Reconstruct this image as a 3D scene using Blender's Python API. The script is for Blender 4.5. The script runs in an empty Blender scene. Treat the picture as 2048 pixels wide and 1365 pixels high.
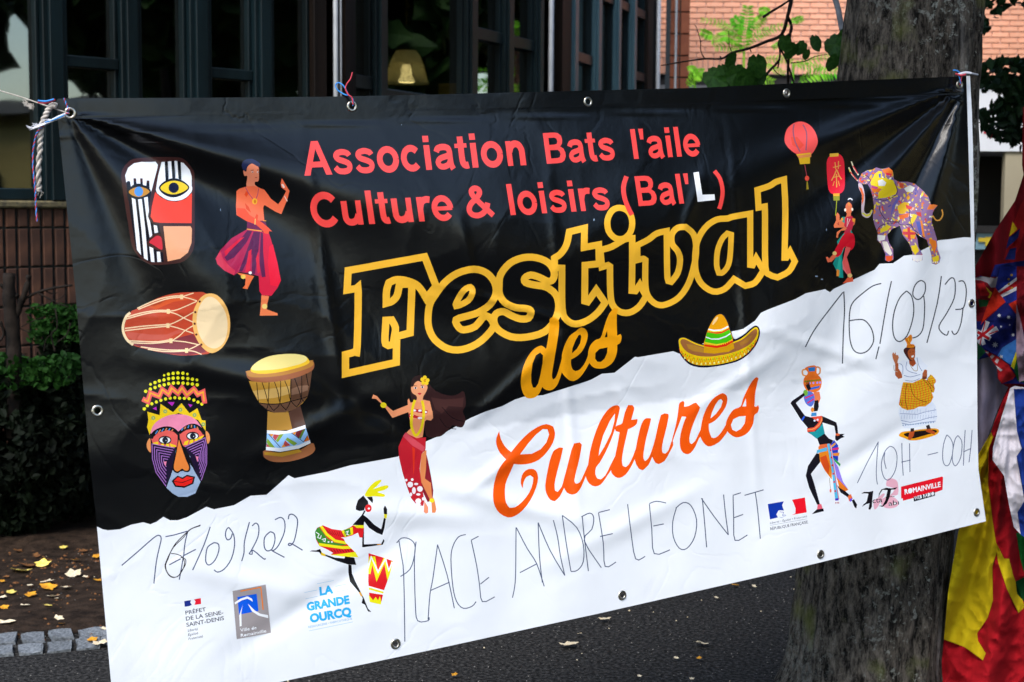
import bpy, math, random
import numpy as np
from mathutils import Vector, Matrix, noise
from mathutils.geometry import delaunay_2d_cdt
rad = math.radians
scene = bpy.context.scene
COL = scene.collection
# ---------------------------------------------------------------- camera
EYE = Vector((0, 0, 1.75)); FPX = 3000.0; PITCH = 5.0; ROLL = 0.35
cam_data = bpy.data.cameras.new('camera'); cam = bpy.data.objects.new('camera', cam_data); COL.objects.link(cam)
cam_data.sensor_width = 36; cam_data.lens = FPX / 2048 * 36; cam_data.clip_start = .05; cam_data.clip_end = 400
cam.matrix_world = Matrix.Translation(EYE) @ Matrix.Rotation(rad(90 - PITCH), 4, 'X') @ Matrix.Rotation(rad(ROLL), 4, 'Z')
cam_data.dof.use_dof = True; cam_data.dof.focus_distance = 4.3; cam_data.dof.aperture_fstop = 6.3
scene.camera = cam
# ---------------------------------------------------------------- sky, sun, exposure
SUN_EL, SUN_AZ = 52, 205                       # azimuth of the sun, clockwise from +Y
world = bpy.data.worlds.new('World'); scene.world = world; world.use_nodes = True
wn = world.node_tree; bg = wn.nodes['Background']
sky = wn.nodes.new('ShaderNodeTexSky'); sky.sky_type = 'NISHITA'; sky.sun_disc = False
sky.sun_elevation = rad(SUN_EL); sky.sun_rotation = rad(SUN_AZ); sky.air_density = 1.2; sky.dust_density = 1.2; sky.ozone_density = 1.0
wn.links.new(sky.outputs[0], bg.inputs[0]); bg.inputs[1].default_value = 0.12
sun_data = bpy.data.lights.new('sun', 'SUN'); sun_data.energy = 1.3; sun_data.angle = rad(22); sun_data.color = (1, .96, .91)
sun = bpy.data.objects.new('sun', sun_data); COL.objects.link(sun)
_d = Vector((math.sin(rad(SUN_AZ)) * math.cos(rad(SUN_EL)), math.cos(rad(SUN_AZ)) * math.cos(rad(SUN_EL)), math.sin(rad(SUN_EL))))
sun.rotation_euler = _d.to_track_quat('Z', 'Y').to_euler(); sun.location = (0, -5, 12)
scene.view_settings.view_transform = 'Standard'; scene.view_settings.look = 'None'; scene.view_settings.gamma = 1
scene.view_settings.use_curve_mapping = False; scene.view_settings.exposure = 1.7
scene.cycles.max_bounces = 8; scene.cycles.transparent_max_bounces = 12
# ---------------------------------------------------------------- placing helpers
MW = cam.matrix_world.copy(); MR = MW.to_3x3()
def ray(px, py): return MR @ Vector(((px - 1024) / FPX, -(py - 682.5) / FPX, -1))
def at(px, py, Y): r = ray(px, py); return EYE + r * (Y / r.y)
def ground(px, py, z=0): r = ray(px, py); return EYE + r * ((z - EYE.z) / r.z)
# ---------------------------------------------------------------- object helpers
def tag(o, label=None, cat=None, group=None, kind=None):
    for k, v in (('label', label), ('category', cat), ('group', group), ('kind', kind)):
        if v: o[k] = v
    return o
def empty(name, loc, label, cat, group=None):
    o = bpy.data.objects.new(name, None); o.location = loc; o.empty_display_size = .1; COL.objects.link(o); return tag(o, label, cat, group)
def link(name, me, parent=None, label=None):
    o = bpy.data.objects.new(name, me); COL.objects.link(o)
    if parent: o.parent = parent; o.matrix_parent_inverse = Matrix.Translation(-parent.location)
    if label: o['label'] = label
    return o
def mesh(name, vs, fs, m, smooth=False):
    me = bpy.data.meshes.new(name); me.from_pydata([tuple(v) for v in vs], [], fs); me.materials.append(m)
    if smooth: me.polygons.foreach_set('use_smooth', [True] * len(me.polygons))
    me.update(); return me
def obox(c, ax, ay, az, hx, hy, hz, b=0):
    """box with half sizes along unit axes; b chamfers the outer edges of the -ay face"""
    vs = []; c = Vector(c)
    for sz in (-1, 1):
        for sy in (-1, 1):
            for sx in (-1, 1):
                k = b if sy < 0 else 0
                vs.append(c + ax * sx * (hx - k) + ay * sy * hy + az * sz * (hz - k))
    fs = [(0, 1, 5, 4), (2, 6, 7, 3), (0, 4, 6, 2), (1, 3, 7, 5), (4, 5, 7, 6), (0, 2, 3, 1)]
    if b:
        i = len(vs)
        for sz in (-1, 1):
            for sx in (-1, 1): vs.append(c + ax * sx * hx - ay * (hy - b) + az * sz * hz)
        m = {0: i, 1: i + 1, 4: i + 2, 5: i + 3}
        fs = [(0, 1, 5, 4), (2, 6, 7, 3), (m[0], m[4], 6, 2), (m[1], 3, 7, m[5]), (m[4], m[5], 7, 6), (m[0], 2, 3, m[1])]
        fs += [(0, 4, m[4], m[0]), (1, m[1], m[5], 5), (0, m[0], m[1], 1), (4, 5, m[5], m[4])]
    return vs, fs
class MB:
    def __init__(s): s.v = []; s.f = []
    def add(s, vf): n = len(s.v); s.v += list(vf[0]); s.f += [tuple(i + n for i in f) for f in vf[1]]; return s
    def box(s, *a, **k): return s.add(obox(*a, **k))
    def abox(s, x0, x1, y0, y1, z0, z1): return s.box(((x0 + x1) / 2, (y0 + y1) / 2, (z0 + z1) / 2), X, Yv, Z, abs(x1 - x0) / 2, abs(y1 - y0) / 2, abs(z1 - z0) / 2)
    def tube(s, pts, r, n=8, cap=True):
        pts = [Vector(p) for p in pts]; R = r if hasattr(r, '__len__') else [r] * len(pts); b = len(s.v); up = Vector((.13, .31, .94))
        for i, p in enumerate(pts):
            t = (pts[min(i + 1, len(pts) - 1)] - pts[max(i - 1, 0)]).normalized()
            u = t.cross(up)
            if u.length < .05: u = t.cross(Vector((1, 0, 0)))
            u.normalize(); w = t.cross(u)
            for k in range(n): a = 2 * math.pi * k / n; s.v.append(p + u * math.cos(a) * R[i] + w * math.sin(a) * R[i])
        for i in range(len(pts) - 1):
            for k in range(n): s.f.append((b + i * n + k, b + i * n + (k + 1) % n, b + (i + 1) * n + (k + 1) % n, b + (i + 1) * n + k))
        if cap: s.f.append(tuple(b + k for k in range(n))[::-1]); s.f.append(tuple(b + (len(pts) - 1) * n + k for k in range(n)))
        return s
    def build(s, name, m, parent=None, label=None, smooth=False): return link(name, mesh(name, s.v, s.f, m, smooth), parent, label)
X, Yv, Z = Vector((1, 0, 0)), Vector((0, 1, 0)), Vector((0, 0, 1))
def s2l(h):
    return [((c / 12.92) if c <= .04045 else ((c + .055) / 1.055) ** 2.4) for c in (int(h[i:i + 2], 16) / 255 for i in (0, 2, 4))]
# ---------------------------------------------------------------- materials
def nd(nt, t, **k):
    n = nt.nodes.new(t)
    for a, v in k.items():
        if a[0] == 'i' and a[1:].isdigit(): n.inputs[int(a[1:])].default_value = v
        else: setattr(n, a, v)
    return n
def mat(name, c, rough=.7, c2=None, scale=8, detail=6, bump=0, bscale=None, metal=0, rnd=0, spec=.5, stretch=(1, 1, 1), lo=.35, hi=.65, coat=0):
    m = bpy.data.materials.new(name); m.use_nodes = True; nt = m.node_tree; p = nt.nodes['Principled BSDF']; L = nt.links.new
    p.inputs['Base Color'].default_value = (*c, 1); p.inputs['Roughness'].default_value = rough; p.inputs['Metallic'].default_value = metal; p.inputs['Specular IOR Level'].default_value = spec
    tc = nd(nt, 'ShaderNodeTexCoord'); mp = nd(nt, 'ShaderNodeMapping'); mp.inputs['Scale'].default_value = stretch; L(tc.outputs['Object'], mp.inputs[0])
    out = None
    if c2:
        n = nd(nt, 'ShaderNodeTexNoise'); n.inputs['Scale'].default_value = scale; n.inputs['Detail'].default_value = detail; L(mp.outputs[0], n.inputs[0])
        mr = nd(nt, 'ShaderNodeMapRange'); mr.inputs[1].default_value = lo; mr.inputs[2].default_value = hi; L(n.outputs[0], mr.inputs[0])
        mx = nd(nt, 'ShaderNodeMix', data_type='RGBA'); mx.inputs[6].default_value = (*c, 1); mx.inputs[7].default_value = (*c2, 1); L(mr.outputs[0], mx.inputs[0]); out = mx.outputs[2]
    if rnd:
        oi = nd(nt, 'ShaderNodeObjectInfo'); mr2 = nd(nt, 'ShaderNodeMapRange'); mr2.inputs[3].default_value = 1 - rnd; mr2.inputs[4].default_value = 1 + rnd; L(oi.outputs['Random'], mr2.inputs[0])
        hs = nd(nt, 'ShaderNodeHueSaturation'); L(mr2.outputs[0], hs.inputs['Value'])
        if out: L(out, hs.inputs['Color'])
        else: hs.inputs['Color'].default_value = (*c, 1)
        out = hs.outputs[0]
    if out: L(out, p.inputs['Base Color'])
    if bump:
        n2 = nd(nt, 'ShaderNodeTexNoise'); n2.inputs['Scale'].default_value = bscale or scale * 4; n2.inputs['Detail'].default_value = 8; L(mp.outputs[0], n2.inputs[0])
        b = nd(nt, 'ShaderNodeBump'); b.inputs['Strength'].default_value = 1; b.inputs['Distance'].default_value = bump; L(n2.outputs[0], b.inputs['Height']); L(b.outputs[0], p.inputs['Normal'])
    return m
def leaf_mat(name, c, c2, rough=.5, trans=.35):
    m = mat(name, c, rough, c2, 3.0, rnd=.12, spec=.12); nt = m.node_tree; p = nt.nodes['Principled BSDF']; o = nt.nodes['Material Output']
    t = nd(nt, 'ShaderNodeBsdfTranslucent'); mx = nd(nt, 'ShaderNodeMixShader'); mx.inputs[0].default_value = trans
    src = p.inputs['Base Color'].links[0].from_socket; nt.links.new(src, t.inputs[0]); nt.links.new(p.outputs[0], mx.inputs[1]); nt.links.new(t.outputs[0], mx.inputs[2]); nt.links.new(mx.outputs[0], o.inputs[0])
    return m
def attr_mat(name, rough, bump, bscale, k=1.0, spec=.5, crease=0):
    """colour from the printed / dyed areas of the sheet"""
    m = bpy.data.materials.new(name); m.use_nodes = True; nt = m.node_tree; p = nt.nodes['Principled BSDF']; L = nt.links.new
    a = nd(nt, 'ShaderNodeAttribute', attribute_name='dye'); tc = nd(nt, 'ShaderNodeTexCoord')
    n = nd(nt, 'ShaderNodeTexNoise'); n.inputs['Scale'].default_value = 6; n.inputs['Detail'].default_value = 8; L(tc.outputs['Object'], n.inputs[0])
    mr = nd(nt, 'ShaderNodeMapRange'); mr.inputs[3].default_value = .9 * k; mr.inputs[4].default_value = 1.06 * k; L(n.outputs[0], mr.inputs[0])
    hs = nd(nt, 'ShaderNodeHueSaturation'); L(a.outputs['Color'], hs.inputs['Color']); L(mr.outputs[0], hs.inputs['Value']); L(hs.outputs[0], p.inputs['Base Color'])
    p.inputs['Roughness'].default_value = rough; p.inputs['Specular IOR Level'].default_value = spec
    n2 = nd(nt, 'ShaderNodeTexNoise'); n2.inputs['Scale'].default_value = bscale; n2.inputs['Detail'].default_value = 5; L(tc.outputs['Object'], n2.inputs[0])
    b = nd(nt, 'ShaderNodeBump'); b.inputs['Distance'].default_value = bump; L(n2.outputs[0], b.inputs['Height']); last = b
    if crease:                                   # short sharp creases where the sheet had been folded
        n3 = nd(nt, 'ShaderNodeTexNoise'); n3.inputs['Scale'].default_value = 3.2; n3.inputs['Detail'].default_value = 3; n3.inputs['Distortion'].default_value = 1.2; L(tc.outputs['Object'], n3.inputs[0])
        ab = nd(nt, 'ShaderNodeMath', operation='SUBTRACT'); ab.inputs[1].default_value = .5; L(n3.outputs[0], ab.inputs[0])
        a2 = nd(nt, 'ShaderNodeMath', operation='ABSOLUTE'); L(ab.outputs[0], a2.inputs[0])
        a3 = nd(nt, 'ShaderNodeMath', operation='MINIMUM'); a3.inputs[1].default_value = .035; L(a2.outputs[0], a3.inputs[0])
        b3 = nd(nt, 'ShaderNodeBump'); b3.inputs['Distance'].default_value = crease; L(a3.outputs[0], b3.inputs['Height']); L(b.outputs[0], b3.inputs['Normal']); last = b3
    L(last.outputs[0], p.inputs['Normal']); return m
# ---------------------------------------------------------------- painted sheets: one triangulation carries all printed areas
def catmull(pts, cl, n, sharp=0):
    N = len(pts); out = []; cor = set()
    if sharp:                                    # keep real corners, round the rest
        for i in range(N):
            if not cl and i in (0, N - 1): continue
            a, b, c = Vector(pts[i - 1]), Vector(pts[i]), Vector(pts[(i + 1) % N])
            if (b - a).length > 1e-6 and (c - b).length > 1e-6 and (b - a).angle(c - b) > rad(sharp): cor.add(i)
    for i in range(N if cl else N - 1):
        if cl: p0, p1, p2, p3 = (pts[(i + j) % N] for j in (-1, 0, 1, 2))
        else: p0, p1, p2, p3 = pts[max(i - 1, 0)], pts[i], pts[i + 1], pts[min(i + 2, N - 1)]
        if i in cor: p0 = (2 * p1[0] - p2[0], 2 * p1[1] - p2[1])
        if (i + 1) % N in cor: p3 = (2 * p2[0] - p1[0], 2 * p2[1] - p1[1])
        for k in range(n):
            t = k / n; out.append(tuple(.5 * ((2 * p1[a]) + (-p0[a] + p2[a]) * t + (2 * p0[a] - 5 * p1[a] + 4 * p2[a] - p3[a]) * t * t + (-p0[a] + 3 * p1[a] - 3 * p2[a] + p3[a]) * t ** 3) for a in (0, 1)))
    if not cl: out.append(pts[-1])
    return out
def area(p): return .5 * sum(p[i][0] * p[(i + 1) % len(p)][1] - p[(i + 1) % len(p)][0] * p[i][1] for i in range(len(p)))
def inside(x, y, p):
    c = False; j = len(p) - 1
    for i in range(len(p)):
        if (p[i][1] > y) != (p[j][1] > y) and x < (p[j][0] - p[i][0]) * (y - p[i][1]) / (p[j][1] - p[i][1]) + p[i][0]: c = not c
        j = i
    return c
GLYPHS = {}
def glyphs(s):
    if s not in GLYPHS:
        c = bpy.data.curves.new('text', 'FONT'); c.body = s; o = bpy.data.objects.new('text', c); COL.objects.link(o)
        for q in bpy.context.selected_objects: q.select_set(False)
        bpy.context.view_layer.objects.active = o; o.select_set(True); bpy.ops.object.convert(target='CURVE'); res = []
        for sp in o.data.splines:
            bp = sp.bezier_points; N = len(bp); q = []
            for i in range(N):
                a, b = bp[i], bp[(i + 1) % N]; st = (a.handle_right - a.co).length < 1e-4 and (b.handle_left - b.co).length < 1e-4
                cr = (b.co - a.co).normalized() if (b.co - a.co).length > 1e-6 else None
                if cr and abs((a.handle_right - a.co).cross(cr).length) < 1e-4 and abs((b.handle_left - b.co).cross(cr).length) < 1e-4: st = True
                for k in range(1 if st else 3):
                    t = k / 3; u = 1 - t; v = a.co * u ** 3 + a.handle_right * 3 * u * u * t + b.handle_left * 3 * u * t * t + b.co * t ** 3; q.append((v.x, v.y))
            if len(q) > 2: res.append(q)
        d = o.data; bpy.data.objects.remove(o); bpy.data.curves.remove(d); GLYPHS[s] = res
    return GLYPHS[s]
class Art:
    def __init__(s): s.shapes = []; s.labels = {}; s.ox = s.oy = 0; s.k = 1; s.g = None
    def ctx(s, ox, oy, k, g=None, label=None):
        s.ox, s.oy, s.k = ox, oy, k
        if g: s.labels[g] = label or s.labels.get(g); s.g = (g, s.labels[g])
        else: s.g = None
    def add(s, col, pts, hole=0, clip=None):
        pts = [q for i, q in enumerate(pts) if abs(q[0] - pts[i - 1][0]) + abs(q[1] - pts[i - 1][1]) > .02]
        if len(pts) < 3 or abs(area(pts)) < .05: return None
        if area(pts) < 0: pts = pts[::-1]
        s.shapes.append((pts, col, s.g, hole, clip)); return len(s.shapes) - 1
    def parse(s, q): return [(s.ox + float(a) / s.k, s.oy + float(b) / s.k) for a, b in (t.split(',') for t in q.split())]
    def P(s, col, q, hole=0, clip=None): return s.add(col, s.parse(q), hole, clip)
    def R(s, col, q, n=3, clip=None): return s.add(col, catmull(s.parse(q), True, n, 50), 0, clip)
    def S(s, col, q, n=3, clip=None): return s.add(col, catmull(s.parse(q), True, n), 0, clip)
    def E(s, col, x, y, a, b, n=14): return s.add(col, [(s.ox + (x + a * math.cos(6.28318 * i / n)) / s.k, s.oy + (y + b * math.sin(6.28318 * i / n)) / s.k) for i in range(n)])
    def L(s, col, w, q, cl=0, sm=0, clip=None): s.stroke(col, w / s.k, s.parse(q), cl, sm, clip)
    def stroke(s, col, w, p, cl=0, sm=0, clip=None, f=None):
        if sm and len(p) > 2: p = catmull(p, cl, 3, 48 if sm == 2 else 0)
        N = len(p); Lf, Rt = [], []
        for i in range(N):
            a = p[(i - 1) % N] if cl or i else p[i]; b = p[i]; c = p[(i + 1) % N] if cl or i < N - 1 else p[i]
            d1 = Vector((b[0] - a[0], b[1] - a[1])); d2 = Vector((c[0] - b[0], c[1] - b[1]))
            if d1.length < 1e-6: d1 = d2.copy()
            if d2.length < 1e-6: d2 = d1.copy()
            if d1.length < 1e-6: d1 = d2 = Vector((1, 0))
            d1.normalize(); d2.normalize(); m = d1 + d2
            if m.length < .25: m = d1
            m.normalize(); nn = Vector((-m.y, m.x)); k = w / 2 / max(.45, abs(nn.dot(Vector((-d1.y, d1.x)))))
            Lf.append((b[0] + nn.x * k, b[1] + nn.y * k)); Rt.append((b[0] - nn.x * k, b[1] - nn.y * k))
        for i in range(N if cl else N - 1):
            j = (i + 1) % N; q = [Lf[i], Lf[j], Rt[j], Rt[i]]
            s.add(col, [f(v) for v in q] if f else q, 0, clip)
    def text(s, body, p0, p1, up, col, b=0, raw=1):
        gl = glyphs(body); b *= .5; xs = [v[0] for g in gl for v in g]; x0, x1 = min(xs) - b / 2, max(xs) + b / 2
        ux, uy = (p1[0] - p0[0]) / (x1 - x0), (p1[1] - p0[1]) / (x1 - x0); hx, hy = up[0] / .729, up[1] / .729
        f = lambda v: (p0[0] + (v[0] - x0) * ux + v[1] * hx, p0[1] + (v[0] - x0) * uy + v[1] * hy)
        info = [(g, sum(1 for h in gl if h is not g and inside(g[0][0], g[0][1], h)) % 2) for g in gl]
        for g, odd in info:
            if not odd: s.add(col, [f(v) for v in g])
        for g, odd in info:
            if odd: s.add(None, [f(v) for v in g], hole=1)
        if b:
            for g, odd in info: s.stroke(col, b, g, 1, 0, None, f)
def arc(cx, cy, rx, ry, a0, a1, n=14): return [(cx + rx * math.cos(rad(a0 + (a1 - a0) * i / n)), cy + ry * math.sin(rad(a0 + (a1 - a0) * i / n))) for i in range(n + 1)]
def rc(x0, x1, y0, y1): return ('p', [(x0, y0), (x1, y0), (x1, y1), (x0, y1)])
def sk(w, q, sm=1): return ('s', [tuple(map(float, t.split(','))) for t in q.split()], w, sm)
BOLD = {   # upright grotesque letters: cap height 1; 'p' filled outline, 'h' counter, 's' stroke of given width
    'A': (1.0, [('p', [(0, 0), (.37, 1), (.61, 1), (.98, 0), (.765, 0), (.685, .23), (.295, .23), (.215, 0)]), ('h', [(.352, .395), (.63, .395), (.49, .77)])]),
    's': (.777, [sk(.158, "0.64,.53 .585,.60 .41,.645 .235,.61 .175,.525 .25,.435 .44,.37 .60,.29 .62,.18 .54,.095 .39,.072 .22,.10 .12,.205")]),
    'o': (.853, [('s', arc(.427, .362, .285, .295, 0, 360, 24), .18, 0)]), 'c': (.777, [('s', arc(.40, .362, .268, .295, 42, 318, 18), .18, 0)]),
    'e': (.777, [('s', arc(.395, .362, .272, .295, -2, 322, 22), .17, 0), rc(.18, .72, .295, .415)]),
    'i': (.388, [rc(.09, .295, 0, .725), rc(.09, .295, .815, 1)]), 'l': (.388, [rc(.09, .295, 0, 1)]),
    'a': (.777, [sk(.17, "0.125,.51 .19,.61 .36,.65 .53,.615 .585,.51 .585,.30 .60,.12 .655,-.01"), sk(.155, "0.585,.405 .42,.365 .23,.31 .145,.20 .21,.09 .34,.07 .49,.12 .575,.22")]),
    't': (.465, [sk(.185, "0.225,.93 .225,.60 .225,.25 .26,.12 .34,.08 .43,.09"), rc(.01, .43, .60, .725)]),
    'n': (.853, [rc(.09, .275, 0, .725), sk(.185, "0.20,.42 .27,.57 .40,.64 .54,.60 .615,.48 .63,.36 .63,0")]),
    'u': (.853, [rc(.575, .76, 0, .725), sk(.185, "0.185,.725 .185,.36 .20,.19 .28,.10 .41,.085 .54,.14 .63,.30")]),
    'r': (.543, [rc(.09, .28, 0, .725), sk(.18, "0.19,.40 .25,.56 .36,.635 .46,.645 .54,.63")]),
    'B': (1.0, [('p', [(.10, 0), (.10, 1), (.55, 1), (.72, .975), (.84, .88), (.865, .75), (.83, .62), (.74, .54), (.87, .46), (.925, .33), (.92, .20), (.85, .08), (.72, .015), (.55, 0)]), ('h', [(.305, .835), (.305, .605), (.52, .605), (.62, .63), (.66, .71), (.63, .80), (.54, .835)]), ('h', [(.305, .435), (.305, .165), (.56, .165), (.67, .19), (.715, .28), (.70, .37), (.62, .43)])]),
    'C': (1.0, [('s', arc(.53, .5, .39, .425, 38, 322, 24), .20, 0)]), "'": (.30, [('p', [(.05, 1), (.25, 1), (.22, .64), (.08, .64)])]),
    '&': (1.0, [sk(.165, "0.93,.03 .80,.17 .62,.36 .42,.58 .30,.75 .31,.87 .43,.93 .55,.87 .56,.75 .42,.60 .22,.45 .13,.27 .20,.12 .40,.065 .60,.13 .73,.27 .80,.44")])}
def bold(A, body, p0, p1, up, col):
    x = 0; parts_ = []
    for ch in body:
        w, g = BOLD[ch]; parts_.append((x, g)); x += w
    end = x - .05; sx = ((p1[0] - p0[0]) / end, (p1[1] - p0[1]) / end); f0 = lambda v, o: (p0[0] + (v[0] + o) * sx[0] + v[1] * up[0], p0[1] + (v[0] + o) * sx[1] + v[1] * up[1])
    for kinds in ('ps', 'h'):
        for o, g in parts_:
            f = lambda v, o=o: f0(v, o)
            for it in g:
                if it[0] not in kinds: continue
                if it[0] == 's': A.stroke(col, it[2] * 1.09, it[1], 0, it[3], None, f)
                else: A.add(None if it[0] == 'h' else col, [f(v) for v in it[1]], hole=int(it[0] == 'h'))
def painted_sheet(name, art, outline, step, to3d, material, base, parent, base_label=None, thick_n=None):
    if area(outline) < 0: outline = outline[::-1]
    vs = []; fs = []
    def poly(p): b = len(vs); n = len(p); vs.extend(Vector(q) for q in p); fs.extend((b + i, b + (i + 1) % n) for i in range(n))
    dense = []
    for i, a in enumerate(outline):
        c = outline[(i + 1) % len(outline)]; n = max(1, int(math.hypot(c[0] - a[0], c[1] - a[1]) / step))
        dense += [(a[0] + (c[0] - a[0]) * t / n, a[1] + (c[1] - a[1]) * t / n) for t in range(n)]
    poly(dense)
    for sh in art.shapes: poly(sh[0])
    x0, x1 = min(p[0] for p in outline), max(p[0] for p in outline); y0, y1 = min(p[1] for p in outline), max(p[1] for p in outline)
    j = 0; y = y0
    while y < y1:
        x = x0 + (step / 2 if j % 2 else 0)
        while x < x1:
            if inside(x, y, outline): vs.append(Vector((x, y)))
            x += step
        y += step * .87; j += 1
    V, _, F, _, _, OF = delaunay_2d_cdt(vs, fs, [], 0, 1e-4, True)
    groups = {}; shp = art.shapes
    VA = np.array([(v.x, v.y) for v in V]); C = np.array([VA[list(f)].mean(axis=0) for f in F]); order = np.argsort(C[:, 0]); cx = C[order, 0]; OF = [[] for _ in F]
    for si, p in enumerate([outline] + [sh[0] for sh in shp]):
        p = np.array(p); lo = np.searchsorted(cx, p[:, 0].min()); hi = np.searchsorted(cx, p[:, 0].max()); ix = order[lo:hi]; ix = ix[(C[ix, 1] > p[:, 1].min()) & (C[ix, 1] < p[:, 1].max())]
        if not len(ix): continue
        x, y = C[ix, 0], C[ix, 1]; ins = np.zeros(len(ix), bool); a = p; b = np.roll(p, 1, axis=0)
        for (ax_, ay_), (bx_, by_) in zip(a, b):
            if ay_ == by_: continue
            ins ^= ((ay_ > y) != (by_ > y)) & (x < (bx_ - ax_) * (y - ay_) / (by_ - ay_) + ax_)
        for i in ix[ins]: OF[i].append(si)
    for f, of in zip(F, OF):
        if 0 not in of: continue
        key, col, dead = None, base, set(); cov = set(of)
        for i in sorted(of, reverse=True):
            if i == 0: break
            pts, c, g, hole, clip = shp[i - 1]
            if g in dead and g is not None: continue
            if clip is not None and (clip + 1) not in cov: continue
            if hole: dead.add(g); continue
            key, col = g, c; break
        if col == 'cut': continue
        groups.setdefault(key, []).append((f, col))
    P3 = [None] * len(V); N3 = [None] * len(V); out = {}
    def vert(i):
        if P3[i] is None:
            x, y = V[i]; p = to3d(x, y); a = to3d(x + 1.5, y) - to3d(x - 1.5, y); b = to3d(x, y + 1.5) - to3d(x, y - 1.5)
            P3[i] = p; n = b.cross(a); n.normalize()
            if n.dot(EYE - p) < 0: n = -n
            N3[i] = n
        return P3[i], N3[i]
    for key, lst in groups.items():
        ids = {}; pv = []; pn = []; pf = []; cols = []
        for f, col in lst:
            q = []
            for i in f:
                if i not in ids: ids[i] = len(pv); a, b = vert(i); pv.append(a); pn.append(b)
                q.append(ids[i])
            nn = (pv[q[1]] - pv[q[0]]).cross(pv[q[2]] - pv[q[0]])
            if nn.dot(EYE - pv[q[0]]) < 0: q = q[::-1]
            pf.append(q); cols += [col] * len(q)
        nm = key[0] if key else name; me = bpy.data.meshes.new(nm); me.from_pydata([tuple(v) for v in pv], [], pf); me.materials.append(material)
        at_ = me.color_attributes.new('dye', 'FLOAT_COLOR', 'CORNER'); cache = {}
        arr = np.ones((len(cols), 4), np.float32)
        for i, c in enumerate(cols):
            if c not in cache: cache[c] = s2l(c)
            arr[i, :3] = cache[c]
        at_.data.foreach_set('color', arr.ravel()); me.polygons.foreach_set('use_smooth', [True] * len(me.polygons)); me.update()
        me.normals_split_custom_set_from_vertices([tuple(n) for n in pn])
        o = link(nm, me, parent, key[1] if key else base_label); out[key] = o
    return out
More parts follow.
